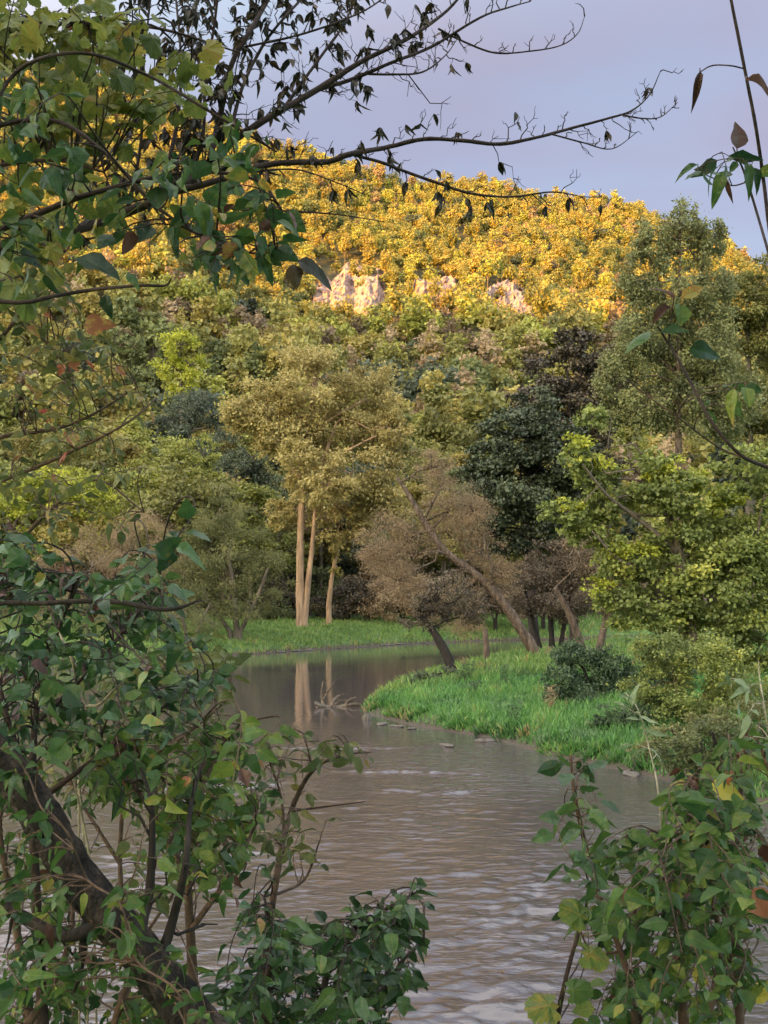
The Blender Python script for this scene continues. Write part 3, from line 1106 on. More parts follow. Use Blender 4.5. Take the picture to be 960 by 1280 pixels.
for k_ in low_mats[1:]:
    fo.data.materials.append(M[k_])
fo.data.materials.append(M['bark'])
fo.data.polygons.foreach_set('material_index', np.concatenate(fmat).astype(np.int32))
tag(fo, 'unbroken autumn wood on the upper bluff, its crest in golden sun', 'forest', kind='stuff')
fs = ftr.build('trunks', M['bark'], None)
fs.parent = fo
tag(fs, kind='stuff')

# ------------------------------------------------------------------ trees and shrubs along the river
def ground_at(px, Y):
    """x, z of the bank under photo column px at distance Y"""
    x = (px - 480) / F * Y * 1.0
    x = P(px, 760, Y)[0]
    return np.array([x, Y, float(gz(x, Y))])


def river_tree(name, label, cat, Y, stems, lobes, mat, leaf, bark='bark', kind='card', dens=3.0, seed=0, clump=.30, nclump=26, group=None,
               branches=(), fill=.35, vs=(.2, .12), up=.7, depth=.8, limbs=True, flat=.6, var0=.5, hang=.2, extra=None, spread=1.0, twigs=5):
    """stems: pixel polylines (px, py, r_px) starting at the foot; lobes: (px, py, rx, ry[, dY]) crown masses"""
    rng = R(seed + 500)
    f = ground_at(stems[0][0][0], Y)
    root = thing(name, f, label, cat, group)
    s_ = pxm(Y)
    gt = Geo()
    tops = []
    for k, st in enumerate(stems):
        pts, rad = pixpath(st, Y, Y + rng.normal() * .4, 5, .0, rng)
        # take the foot down into the soil
        foot = pts[0].copy()
        foot[2] = float(gz(foot[0], foot[1])) - .25
        if foot[2] < pts[0][2]:
            pts = np.concatenate([[foot], pts])
            rad = np.concatenate([[rad[0] * 1.25], rad])
        tube(gt, pts, rad, 9, rough=.05, rng=rng)
        tops.append(pts)
    allp = np.concatenate(tops)
    for br in branches:
        gb = Geo()
        pts, rad = pixpath(br, Y, Y + rng.normal() * 1.0, 5, .25, rng)
        tube(gb, pts, rad, 6, rough=.05, rng=rng)
        for q in range(3, len(pts) - 1, 2):
            e = pts[q] + np.array([rng.normal() * .6, rng.normal() * .6, rng.uniform(.2, 1.0)]) * s_ * 28
            limb_to(gb, rng, pts[q], e, rad[q] * .5, .006, 5, .08, 4)
        gb.build('branch', M[bark], root, smooth=True)
    L3 = []
    for lb in lobes:
        px, py, rx, ry = lb[:4]
        dY = lb[4] if len(lb) > 4 else rng.uniform(-.5, .5) * rx * s_
        c = P(px, py, Y + dY)
        L3.append((c, np.array([rx * s_, max(rx, ry) * s_ * depth, ry * s_])))
    gc = Geo()
    res = crown(gc, rng, L3, dens, leaf, kind, clump, nclump, up, var0, vs, fill, flat, hang=hang, spread=spread)
    gl = gt
    if limbs:
        for c, cc in res:
            j = np.argmin(np.linalg.norm((allp - c) * np.array([1, 1, 1.3]) + np.array([0, 0, 0]), axis=1))
            r0 = max(.02, 1.6 * s_)
            if np.linalg.norm(allp[j] - c) > .3:
                limb_to(gl, rng, allp[j], c, r0, r0 * .5, 6, .07, 5, sag=.05)
            for q in cc[:twigs]:
                limb_to(gl, rng, c, q, r0 * .45, .006, 4, .08, 4)
    gt.build('trunk', M[bark], root, smooth=True)
    gc.build('crown', M[mat], root)
    if extra:
        for nm, lob2, mt2, lf2, dn2, lab2 in extra:
            g2 = Geo()
            crown(g2, rng, [(P(a, b, Y + (e[4] if len(e) > 4 else -.3 * s_ * 40)), np.array([c_ * s_, c_ * s_ * .8, d_ * s_])) for e in lob2 for a, b, c_, d_ in [e[:4]]], dn2, lf2, kind, .4, 9, up, .55, vs, fill, flat)
            o2 = g2.build(nm, M[mt2], root)
            tag(o2, lab2)
    return root


# --- far bank
river_tree('cottonwood_tree', 'tall golden brown cottonwood with pale twin trunks on the far bank', 'tree', 108,
           [[(376, 776, 6.2), (375, 720, 5), (376, 660, 4.4), (379, 600, 4), (383, 550, 4), (392, 500, 3.2), (398, 455, 1.5)],
            [(380, 776, 4.8), (385, 728, 3.6), (390, 685, 3), (394, 640, 2.6), (402, 585, 2.6), (420, 530, 1.8)]],
           [(392, 478, 66, 42), (330, 512, 48, 36), (456, 500, 56, 46), (405, 540, 66, 42), (352, 548, 40, 24), (440, 592, 62, 44), (300, 520, 24, 20), (492, 540, 26, 30),
            (475, 640, 44, 36), (425, 655, 42, 32), (378, 590, 20, 40), (350, 640, 22, 22), (408, 606, 34, 34, -5), (374, 570, 26, 22, -5)],
           'cotton', .30, 'palebark', seed=1, dens=4.6, nclump=34, clump=.26,
           branches=[[(379, 600, 3), (350, 570, 2), (322, 540, 1.4), (300, 520, .8)], [(384, 545, 3), (420, 520, 2), (455, 500, 1)], [(404, 580, 2.4), (440, 560, 1.6), (470, 545, 1)]])
river_tree('slender_tree', 'slim pale leaning trunk with a yellow tuft right of the cottonwood', 'tree', 113,
           [[(411, 754, 3.2), (415, 722, 2.6), (421, 690, 2), (427, 668, 1.2)]], [(421, 708, 8, 15), (418, 690, 6, 9)], 'gold', .26, 'palebark', seed=2, nclump=9, dens=3)
river_tree('willow_shrub', 'big rounded grey green willow at the left water edge', 'shrub', 92,
           [[(296, 790, 4), (292, 740, 3), (285, 690, 2)], [(300, 790, 3), (322, 745, 2.4), (335, 710, 1.5)], [(288, 790, 3), (260, 750, 2), (248, 715, 1.2)]],
           [(290, 688, 62, 56), (248, 722, 46, 44), (328, 722, 40, 44), (274, 640, 44, 30), (310, 752, 46, 30), (246, 755, 50, 28)], 'willow', .24, 'bark', 'cardthin', dens=3.6, seed=3, nclump=30, clump=.24)
river_tree('birch_tree', 'yellow green tree with two rounded heads behind the willow', 'tree', 122,
           [[(216, 770, 4), (218, 700, 3), (220, 640, 2.5), (222, 580, 1.5)]], [(214, 572, 50, 26), (242, 606, 42, 30), (190, 620, 40, 30), (222, 650, 54, 36), (256, 566, 22, 20), (200, 690, 60, 40)],
           'yellowgreen', .32, seed=4, dens=3.2, nclump=28, clump=.25)
river_tree('birch_tree', 'bright yellow topped tree behind the thin left twigs', 'tree', 116,
           [[(86, 775, 4), (88, 700, 3), (88, 640, 2)]], [(92, 606, 50, 27), (55, 630, 42, 32), (118, 640, 34, 26), (20, 625, 40, 36), (80, 668, 60, 34)], 'lime', .30, seed=5, dens=3.0, nclump=28, clump=.25, var0=.38)
river_tree('thicket_shrub', 'hazy mauve brown brush between the yellow tree and the willow', 'shrub', 96,
           [[(170, 800, 3), (168, 740, 2), (172, 690, 1.2)], [(176, 800, 3), (200, 745, 2), (215, 700, 1.2)], [(160, 800, 3), (130, 745, 2), (112, 700, 1.2)]],
           [(172, 690, 58, 52), (120, 705, 54, 50), (212, 722, 46, 42), (150, 755, 70, 32), (60, 730, 50, 48)], 'mauve', .16, 'bark', 'cardthin', dens=2.4, seed=6, nclump=30, clump=.3)
river_tree('thicket_shrub', 'low olive brush left of the willow at the water', 'shrub', 86,
           [[(235, 810, 2.5), (230, 780, 2), (220, 752, 1.2)], [(240, 810, 2), (250, 780, 1.6), (262, 756, 1)]],
           [(222, 772, 44, 24), (170, 782, 50, 28), (262, 778, 24, 18), (110, 780, 50, 36), (40, 775, 56, 46)], 'willow', .15, 'bark', 'cardthin', dens=2.6, seed=7, nclump=24, clump=.3, var0=.4)
river_tree('spruce_tree', 'dark blue green tree in the gap left of the cottonwood', 'tree', 134,
           [[(316, 770, 5), (316, 680, 4), (316, 600, 2.5)]], [(316, 572, 44, 30), (296, 600, 40, 28), (338, 604, 36, 28), (318, 640, 50, 40)], 'darkgreen', .32, seed=8, dens=3.2, nclump=26, clump=.26, var0=.75)
river_tree('spruce_tree', 'dusky blue green rounded tree above the yellow green heads', 'tree', 168,
           [[(238, 770, 4), (236, 640, 3), (236, 540, 2)]], [(235, 512, 40, 24), (212, 530, 26, 20), (262, 534, 28, 24), (236, 556, 44, 28)], 'bluegreen', .36, seed=9, dens=3.2, nclump=24, clump=.26, var0=.6)
river_tree('lime_tree', 'brightest lime green tree high on the left slope', 'tree', 205,
           [[(226, 600, 3.5), (226, 520, 2.5), (226, 450, 1.5)]], [(222, 432, 24, 20), (240, 456, 20, 18), (206, 456, 20, 18), (226, 476, 26, 16)], 'lime', .45, seed=10, dens=3.2, nclump=16, clump=.3, var0=.62)
# understorey below the wood behind the far grass
for k, (px, Y, rx, ry, mt, lab) in enumerate([
        (350, 119, 34, 34, 'darkbrown', 'dark low bush close left of the cottonwood trunks'), (436, 120, 40, 38, 'darkbrown', 'shadowy bush right of the slim leaning trunk'),
        (505, 119, 50, 46, 'mauve', 'brown brush at the right end of the far grass'), (560, 121, 46, 42, 'darkbrown', 'dark brush behind the short leaning trunk'),
        (620, 118, 46, 40, 'russet', 'russet brush behind the short dead stub'), (400, 124, 44, 46, 'green', 'dim green bush behind the twin pale trunks'),
        (470, 126, 46, 60, 'mauve', 'tall brown brush behind the far grass'), (680, 120, 50, 50, 'darkbrown', 'dark brush seen below the russet thicket'), (325, 116, 40, 30, 'green', 'green low bush between willow and cottonwood')]):
    gpy = 745 - F * (2.0 - 4.2) / Y
    river_tree('bush', lab, 'shrub', Y, [[(px, gpy + 2, 1.6), (px + 3, gpy - ry * .5, 1.2), (px + 5, gpy - ry, .7)], [(px - 2, gpy + 2, 1.4), (px - 12, gpy - ry * .5, 1), (px - 18, gpy - ry * .9, .6)]],
               [(px, gpy - ry * .75, rx * .7, ry * .7), (px - rx * .5, gpy - ry * .5, rx * .6, ry * .55), (px + rx * .5, gpy - ry * .5, rx * .6, ry * .55)], mt, .22, 'darkbark', 'card', dens=2.8, seed=30 + k, nclump=20,
               group='bushes under the far wood')

# --- the right bank
river_tree('leaning_tree', 'bare leaning tree with thin mauve brown foliage on the right bank', 'tree', 62,
           [[(668, 814, 7.5), (652, 788, 6.6), (636, 764, 6.2), (614, 736, 5.4), (590, 714, 4.8), (560, 692, 4.4), (536, 662, 4), (520, 634, 3.4), (508, 614, 2.6), (496, 596, 1.6)]],
           [(560, 640, 46, 42), (505, 672, 48, 42), (545, 735, 60, 24), (600, 690, 30, 34), (470, 690, 30, 34), (540, 585, 30, 30), (590, 640, 26, 40), (498, 726, 40, 26), (578, 780, 34, 20), (630, 720, 26, 26)],
           'mauve', .12, 'leanbark', 'cardthin', dens=2.9, seed=11, nclump=40, clump=.30, vs=(.16, .12), twigs=14, fill=.1,
           branches=[[(600, 722, 3.4), (575, 738, 2.8), (548, 738, 2.2), (520, 730, 1.5), (498, 724, .8)], [(566, 696, 2.8), (545, 690, 2.2), (520, 692, 1.4), (500, 690, .7)],
                     [(530, 650, 2), (545, 620, 1.4), (556, 596, .7)], [(616, 738, 2.4), (612, 700, 1.6), (604, 670, .8)]])
river_tree('leaning_tree', 'short dark leaning tree at the tip of the right bank', 'tree', 52,
           [[(564, 834, 7), (556, 814, 6), (546, 796, 5), (534, 778, 3.6), (522, 766, 2)]],
           [(522, 776, 22, 18), (546, 764, 24, 20), (568, 752, 24, 20), (528, 752, 20, 16), (592, 764, 22, 20), (560, 730, 28, 20)], 'darkbrown', .10, 'darkbark', dens=2.0, seed=12, nclump=26, clump=.3, var0=.7)
river_tree('dead_stub', 'grey broken stub between the two leaning trunks', 'stump', 60, [[(608, 812, 4), (607, 798, 3.6), (606, 786, 3.2)]], [(604, 780, 5, 5)], 'mauve', .06, 'leanbark', dens=.8, seed=13, nclump=4, limbs=False)
river_tree('dark_tree', 'very dark rounded tree behind the leaning bare tree', 'tree', 78,
           [[(668, 800, 7), (664, 740, 6), (660, 680, 5), (655, 610, 3)]],
           [(648, 596, 66, 52), (606, 622, 42, 46), (690, 566, 54, 50), (640, 548, 46, 34), (696, 632, 50, 50), (640, 664, 52, 34), (600, 664, 26, 28), (722, 600, 40, 50), (670, 520, 36, 34), (610, 580, 34, 30)], 'darkgreen', .21, 'darkbark', 'cardwide', dens=3.6, seed=14, nclump=30, clump=.26, var0=.55)
river_tree('dark_tree', 'dark brown leafed tree rising above the very dark tree', 'tree', 92,
           [[(718, 800, 6), (716, 700, 5), (714, 600, 4), (712, 500, 2.5)]], [(708, 466, 46, 46), (744, 436, 30, 30), (690, 516, 52, 40), (730, 520, 48, 48), (664, 500, 30, 26), (736, 580, 44, 46), (716, 430, 24, 22), (764, 476, 30, 36)], 'darkbrown', .24, 'darkbark', 'cardwide', dens=3.2, seed=15, nclump=28, clump=.26)
river_tree('thicket_shrub', 'reddish brown thicket under the dark trees', 'shrub', 68,
           [[(690, 812, 4), (688, 770, 3), (684, 720, 2)], [(700, 812, 3.4), (708, 765, 2.6), (716, 720, 1.6)], [(676, 812, 3), (664, 770, 2.2), (656, 735, 1.4)]],
           [(680, 706, 46, 34), (714, 696, 34, 34), (656, 740, 32, 30), (700, 748, 46, 30), (740, 730, 36, 40)], 'russet', .14, 'darkbark', dens=2.5, seed=16, nclump=28, clump=.28, var0=.36, vs=(.16, .1))
river_tree('box_elder_tree', 'leaning box elder trunk with dull foliage behind the round shrub', 'tree', 54,
           [[(730, 822, 6), (722, 794, 5), (710, 764, 4.2), (694, 735, 3)], [(748, 816, 5), (756, 780, 4), (762, 740, 3)]],
           [(756, 720, 36, 34), (730, 690, 36, 30), (786, 700, 34, 36), (770, 752, 28, 20)], 'russet', .12, 'leanbark', dens=2.4, seed=17, nclump=24, clump=.28, var0=.55)
river_tree('grey_tree', 'tall grey green tree with upright pointed sprays on the right', 'tree', 60,
           [[(850, 830, 8), (850, 700, 6), (848, 560, 4.4), (848, 430, 2.6), (850, 330, 1.4), (851, 262, .7)]],
           [(851, 276, 4, 34), (828, 292, 4, 28), (878, 288, 5, 28), (808, 290, 4, 24), (902, 294, 4, 22), (840, 282, 3, 22), (868, 270, 3, 22), (790, 318, 4, 22), (850, 300, 9, 44), (826, 320, 12, 30), (806, 304, 9, 26), (880, 312, 11, 32), (866, 290, 8, 26), (900, 300, 8, 26), (800, 356, 26, 28), (846, 372, 42, 38), (892, 372, 34, 34), (796, 412, 34, 36), (838, 430, 50, 40),
            (890, 440, 48, 46), (776, 470, 30, 34), (812, 494, 48, 40), (866, 510, 52, 42), (916, 500, 44, 50), (760, 520, 24, 22), (786, 350, 12, 16)],
           'greygreen', .15, 'leanbark', 'card', dens=5.2, seed=18, nclump=34, clump=.28, flat=.9, up=.5,
           branches=[[(850, 420, 3), (826, 360, 2), (806, 306, .9)], [(850, 400, 3), (874, 350, 2), (884, 290, .9)], [(848, 470, 3), (810, 430, 2), (784, 360, .9)]])
river_tree('grey_tree', 'olive tree against the sky at the right edge of the bluff', 'tree', 72,
           [[(940, 820, 8), (938, 640, 6), (936, 480, 4), (934, 380, 2)]], [(930, 372, 36, 34), (962, 350, 34, 36), (900, 400, 34, 30), (946, 430, 52, 44), (985, 420, 40, 60), (930, 500, 52, 50), (990, 540, 50, 70)],
           'olive', .20, seed=19, dens=5.0, nclump=28, clump=.26)
river_tree('box_elder_tree', 'spreading box elder with yellow green leaf tips over the right bank', 'tree', 42,
           [[(872, 862, 10), (866, 800, 8), (858, 740, 7), (846, 680, 5), (830, 620, 3)], [(880, 862, 8), (900, 790, 6), (918, 720, 4.5), (930, 650, 3)]],
           [(770, 622, 46, 30), (726, 574, 26, 18), (744, 596, 30, 22), (848, 612, 50, 30), (820, 580, 30, 20), (890, 640, 56, 40), (930, 590, 50, 40), (704, 640, 30, 16), (736, 660, 36, 26), (790, 690, 52, 34), (850, 700, 60, 50),
            (910, 720, 60, 54), (770, 738, 34, 26), (820, 770, 56, 40), (900, 800, 60, 46), (950, 680, 50, 60), (740, 520, 20, 16), (955, 800, 50, 60)],
           'elder', .145, 'bark', 'cardwide', dens=3.7, seed=20, nclump=30, clump=.29, flat=.5, vs=(.17, .10), var0=.42,
           branches=[[(846, 690, 4), (800, 650, 3), (760, 620, 2), (728, 580, 1)], [(862, 750, 4), (820, 720, 3), (775, 700, 2), (740, 664, 1)], [(900, 760, 4), (940, 690, 3), (955, 620, 1.6)]],
           extra=[('leaf_tips', [(722, 556, 20, 12), (742, 576, 22, 10), (712, 632, 22, 10), (836, 580, 26, 12), (858, 600, 26, 14), (822, 598, 16, 14), (770, 688, 28, 10), (800, 692, 26, 12), (750, 735, 22, 12), (905, 620, 24, 14), (898, 640, 14, 18)],
                   'lime', .11, 2.0, 'sprays of pale yellow green young leaves')])
river_tree('round_shrub', 'dark green rounded shrub on the slope of the right bank', 'shrub', 39,
           [[(738, 884, 4), (736, 860, 3), (730, 836, 2)], [(744, 884, 4), (760, 856, 3), (770, 835, 2)]],
           [(736, 838, 42, 36), (704, 850, 22, 30), (766, 842, 34, 34), (740, 868, 50, 22), (712, 816, 24, 20), (792, 862, 36, 34), (820, 850, 40, 40), (764, 884, 40, 20), (700, 872, 20, 16)], 'bankshrub', .10, 'darkbark', dens=3.6, seed=21, nclump=36, clump=.24, var0=.5, group='shrubs on the right bank')
river_tree('round_shrub', 'small dark bush at the foot of the short leaning tree', 'shrub', 49,
           [[(540, 862, 2), (538, 850, 1.5), (534, 842, 1)]], [(538, 848, 22, 11), (556, 842, 16, 9), (522, 856, 12, 7)], 'darkgreen', .08, 'darkbark', dens=3.2, seed=22, nclump=20, group='shrubs on the right bank', var0=.8)
river_tree('round_shrub', 'low dark bush right of the short leaning tree', 'shrub', 51,
           [[(600, 852, 2), (600, 843, 1.5), (598, 836, 1)]], [(600, 842, 14, 9), (614, 846, 10, 7), (588, 850, 10, 6)], 'darkgreen', .08, 'darkbark', dens=3.0, seed=23, nclump=18, group='shrubs on the right bank', var0=.8)
river_tree('round_shrub', 'olive yellow bush hanging over the right bank under the box elder', 'shrub', 33,
           [[(850, 905, 5), (848, 870, 4), (840, 830, 2)], [(860, 905, 4), (880, 870, 3), (900, 840, 2)]],
           [(846, 820, 50, 34), (896, 836, 50, 40), (820, 858, 40, 26), (870, 876, 56, 28), (930, 870, 50, 44), (812, 812, 24, 16)], 'elder', .085, 'bark', dens=3.2, seed=24, nclump=36, clump=.25, var0=.36, group='shrubs on the right bank')
river_tree('round_shrub', 'deep green bush at the waterline on the right', 'shrub', 27,
           [[(905, 985, 5), (900, 950, 4), (890, 915, 2)]], [(880, 925, 46, 30), (930, 930, 50, 36), (850, 945, 34, 20), (910, 960, 50, 24)], 'green', .075, 'darkbark', dens=3.2, seed=25, nclump=36, clump=.25, var0=.3, group='shrubs on the right bank')
river_tree('round_shrub', 'russet tufted bush at the waterline below the dark rounded shrub', 'shrub', 32.5,
           [[(838, 962, 3), (836, 948, 2.2), (832, 934, 1.5)]], [(836, 940, 20, 10), (862, 948, 18, 10), (812, 946, 14, 8)], 'russet', .06, 'darkbark', 'cardthin', dens=2.4, seed=26, nclump=20, group='shrubs on the right bank')

river_tree('round_shrub', 'low green bush spreading to the water between dark rounded shrub and russet tufts', 'shrub', 33.5,
           [[(790, 930, 3), (786, 912, 2.2), (780, 892, 1.5)], [(796, 930, 2.6), (812, 910, 2), (824, 890, 1.2)]], [(780, 896, 36, 20), (816, 892, 36, 24), (848, 904, 36, 24), (756, 906, 22, 14)], 'bankshrub', .09, 'darkbark', dens=3.2, seed=27, nclump=30, clump=.26, group='shrubs on the right bank')
river_tree('round_shrub', 'leafy green bush leaning over the water at the right edge of the bank', 'shrub', 29.5,
           [[(860, 960, 3), (852, 936, 2.2), (840, 912, 1.5)], [(866, 960, 3), (886, 930, 2.2), (900, 905, 1.4)]], [(846, 926, 40, 22), (890, 916, 46, 30), (930, 905, 46, 36), (812, 938, 24, 12)], 'willow', .085, 'darkbark', dens=3.2, seed=28, nclump=30, clump=.26, group='shrubs on the right bank')


# ------------------------------------------------------------------ grass
UPV0 = np.array([0, 0, 1.0])
def grass(name, label, n, poly_test, xr_, yr_, hgt, wdt, seed, mat='grass', lean=.35, wet=None, vfun=None):
    rng = R(seed)
    x = rng.uniform(*xr_, n)
    # more blades near the viewer, fewer far off
    y = yr_[0] + (yr_[1] - yr_[0]) * rng.random(n) ** 1.25
    d = river_dist(x, y)
    k = (d > .12) & poly_test(x, y)
    x, y, d = x[k], y[k], d[k]
    n = len(x)
    z = gz(x, y)
    cl = vnoise(x, y, seed + 3, 1 / 3.0, 3)
    hh = hgt * np.clip(.75 + .45 * cl + .25 * rng.normal(size=n), .25, 2.0)
    an = rng.uniform(0, 2 * pi, n)
    ww = wdt * rng.uniform(.7, 1.4, n)
    ax = np.stack([np.cos(an), np.sin(an), 0 * an], 1)
    le = rng.normal(size=(n, 3)) * lean
    le[:, 2] = 1
    b = np.stack([x, y, z - .02], 1)
    mid = b + le * hh[:, None] * .55
    le2 = le + rng.normal(size=(n, 3)) * lean * .8
    tip = mid + le2 * hh[:, None] * .5
    V = np.stack([b - ax * ww[:, None], b + ax * ww[:, None], mid + ax * ww[:, None] * .8, mid - ax * ww[:, None] * .8, tip], 1).reshape(-1, 3)
    i = np.arange(n)[:, None] * 5
    var = np.clip(.42 + .30 * cl + .16 * vnoise(x, y, seed + 8, 1 / 9., 2) + .16 * rng.normal(size=n) + np.where(d < .5, .35 * rng.random(n), 0), 0, 1)
    g = Geo().add(V, i + np.array([[0, 1, 2, 3]]), var)
    g.add(V, i + np.array([[3, 2, 4]]), var)
    return tag(g.build(name, M[mat]), label, 'grass', kind='stuff')


grass('grass', 'bright green grass over the right bank', 230000, lambda x, y: (np.abs(x / y) < .40) & (x > -3), (-1.5, 27), (24, 92), .26, .018, 41)
grass('grass', 'lush green grass strip on the far bank under the cottonwood', 150000, lambda x, y: (np.abs(x / y) < .40), (-40, 16), (46, 124), .36, .04, 42, mat='fargrass')
grass('grass', 'grass beyond the side channel behind the right bank trees', 40000, lambda x, y: (np.abs(x / y) < .40) & (x > 2), (2, 56), (90, 150), .40, .06, 44, mat='fargrass')
# rough tussocks along the edge of the right bank
rng = R(43)
g = Geo()
edge = []
near_side = np.array([(-.8, 46.5), (-.7, 43.4), (1.0, 39.2), (2.9, 36.4), (4.6, 31.6), (6.1, 28.6), (7.5, 25.3)])
for a, b in zip(near_side[:-1], near_side[1:]):
    for t in rng.random(int(np.linalg.norm(b - a) * 5)):
        p_ = a + (b - a) * t
        edge.append(p_ + np.array([rng.uniform(.1, .7), rng.uniform(.0, .5)]))
edge = np.array(edge)
for p_ in edge:
    if rng.random() < .35:
        continue
    m_ = 26
    off = rng.normal(size=(m_, 2)) * .10
    x, y = p_[0] + off[:, 0], p_[1] + off[:, 1]
    b = np.stack([x, y, gz(x, y) - .03], 1)
    d = unit(np.stack([off[:, 0] * 3 + rng.normal(size=m_) * .2 - .2, off[:, 1] * 3 + rng.normal(size=m_) * .2 - .35, np.full(m_, .8)], 1))
    leaves(g, 'cardthin', b, d, rvec(rng, m_), rng.uniform(.12, .34, m_), np.clip(rng.normal(.35, .3) + rng.normal(size=m_) * .12, 0, 1), rng)
tag(g.build('grass', M['grass']), 'rough hanging tussocks along the water edge of the right bank', 'grass', kind='stuff')

# ------------------------------------------------------------------ stones, driftwood
def rock_mesh(seed, sx, sy, sz):
    rng = R(seed)
    nu, nv = 14, 9
    u, v = np.meshgrid(np.arange(nu) * 2 * pi / nu, np.linspace(-pi / 2, pi / 2, nv))
    r = 1 + .16 * vnoise(u / (2 * pi) * 3, v, seed, .5, 2) + rng.normal(size=u.shape) * .04
    r = r * np.where(np.cos(u * 2 + seed) > .5, .88, 1)
    V = np.stack([sx * r * np.cos(v) * np.cos(u), sy * r * np.cos(v) * np.sin(u), sz * r * np.sin(v)], -1).reshape(-1, 3)
    i = np.arange(nv - 1)[:, None] * nu
    j = np.arange(nu)[None]
    j2 = (j + 1) % nu
    return Geo().add(V, np.stack([i + j, i + j2, i + nu + j2, i + nu + j], -1).reshape(-1, 4))


protos = [rock_mesh(s, 1, .8, .5) for s in (1, 2, 3)]
rocks = []
rng = R(51)
spots = [(px, None, 'flat pale stone at the waterline of the far grass strip', 'stones along the far waterline') for px in (262, 281, 352, 371, 378, 388, 424, 452, 478, 484, 499, 503, 530)]
for k, (px, _, lab, grp) in enumerate(spots):
    # walk out along the column until the bank begins
    for Y in np.arange(76, 126, .25):
        x = (px - 480) / F * Y
        if river_dist(np.array([x]), np.array([Y]))[0] > -.15:
            break
    s = rng.uniform(.14, .46)
    if k < 3:
        o = protos[k].build('stone', M['rock'], smooth=False)
    else:
        o = rocks[k % 3].copy()
        COL.objects.link(o)
    o.location = (x, Y, .03)
    o.scale = (s * 1.6, s, s * .45)
    o.rotation_euler = (0, 0, rng.uniform(0, 6))
    rocks.append(o)
    tag(o, lab, 'stone', grp)
labs = ['pale upright stone at the tip of the right bank', 'long flat stone in the shallows off the right bank tip', 'flat stone second from the right bank tip', 'small flat stone third from the right bank tip', 'dark flat rock alone in the river below the bank tip',
        'low brown stone under the right bank tussocks', 'dark wet stone at the waterline under the russet bush']
for k, (px, py, s, sc_, lab) in enumerate([(459, 896, .30, (.55, .6, 1.5), labs[0]), (478, 901, .24, (1.6, .9, .4), labs[1]), (496, 904, .18, (1.5, .9, .45), labs[2]), (515, 907, .16, (1.4, .9, .5), labs[3]), (558, 927, .20, (1.6, .9, .55), labs[4]),
                                           (606, 922, .25, (1.2, .9, .6), labs[5]), (788, 962, .28, (1.5, .9, .5), labs[6])]):
    Y = 4.2 * F / (py - 745) * .985
    o = rocks[k % 3].copy()
    COL.objects.link(o)
    o.location = (P(px, py, Y)[0], Y, .02)
    o.scale = tuple(s * np.array(sc_))
    o.rotation_euler = (0, 0, k * 1.3)
    tag(o, lab, 'stone', 'stones off the right bank')

# snag stranded at the tip of the bank
Ys = 46.0
f = P(425, 888, Ys)
f[2] = 0
root = thing('driftwood', f, 'tangled grey driftwood snag stranded off the bank tip', 'driftwood')
rng = R(61)
for nm, path in [('log', [(396, 882, 3.2), (410, 886, 3.6), (428, 886, 3.2), (446, 888, 2.2)]), ('branch', [(405, 885, 2), (402, 868, 1.5), (404, 852, .8)]), ('branch', [(412, 886, 2), (420, 872, 1.4), (430, 868, .7)]),
                 ('branch', [(428, 886, 2), (436, 876, 1.4), (444, 872, .6)]), ('branch', [(404, 874, 1.2), (412, 862, .9), (416, 856, .5)]), ('branch', [(420, 884, 1.6), (446, 880, 1.2), (456, 886, .7)])]:
    g = Geo()
    pts, rad = pixpath(path, Ys, Ys + rng.normal() * .3, 5, .12, rng)
    tube(g, pts, rad * 1.15, 7, rough=.12, rng=rng)
    for q in range(2, len(pts) - 1, 3):
        limb_to(g, rng, pts[q], pts[q] + np.array([rng.normal() * .25, rng.normal() * .2, rng.uniform(.05, .4)]), rad[q] * .5, .004, 4, .1, 4)
    g.build(nm, M['driftwood'], root, smooth=True)
g = Geo()
pts, rad = pixpath([(393, 878, 2.6), (400, 882, 2.6), (408, 884, 1.6)], Ys - .3, Ys - .3)
tube(g, pts, rad, 7)
tag(g.build('bare_wood', M['rock'], root, smooth=True), 'broken end of the snag')
# pebbly riffle streaks: gravel just under the surface is left to the water's own ripples

rng = R(71)
for k in range(34):
    Y = rng.uniform(30, 60)
    x = rng.uniform(.5, .30 * Y)
    d = float(river_dist(np.array([x]), np.array([Y]))[0])
    if d < .4:
        continue
    g = Geo()
    b0 = np.array([x, Y, float(gz(x, Y))])
    n = 14
    hh = rng.uniform(.35, .8)
    dry = rng.random() < .4
    for q in range(n):
        e = b0 + np.array([rng.normal() * .18, rng.normal() * .18, hh * rng.uniform(.6, 1.1)])
        limb_to(g, rng, b0 + rng.normal(size=3) * np.array([.01, .01, 0]), e, .006, .003, 4, .06, 3)
    m_ = 90
    pos = b0 + rng.normal(size=(m_, 3)) * np.array([.11, .11, 0]) + np.stack([0 * np.arange(m_), 0 * np.arange(m_), rng.uniform(.1, 1, m_) * hh], 1)
    leaves(g, 'card', pos, rvec(rng, m_) + UPV0 * .2, rvec(rng, m_) * .6 + UPV0, rng.uniform(.05, .12, m_), np.clip(rng.normal(.45, .2, m_), 0, 1), rng)
    o = g.build('weed', M['mauve'] if dry else M['bankshrub'], origin=b0)
    tag(o, 'dry brownish weed clump standing in the grass of the right bank' if dry else 'leafy green weed clump standing in the grass of the right bank', 'weed', 'dry weeds on the right bank' if dry else 'green weeds on the right bank')

# ------------------------------------------------------------------ plants close to the viewer
UPV = np.array([0, 0, 1.0])
CAMV = np.array([0, -1.0, 0])


def set_leaves(g, rng, kind, pos, d, size, var, tocam=.15, up=.75, rnd=.85):
    n = len(pos)
    nrm = unit(UPV * up + CAMV * tocam + rvec(rng, n) * rnd)
    leaves(g, kind, pos, d, nrm, size, var, rng)


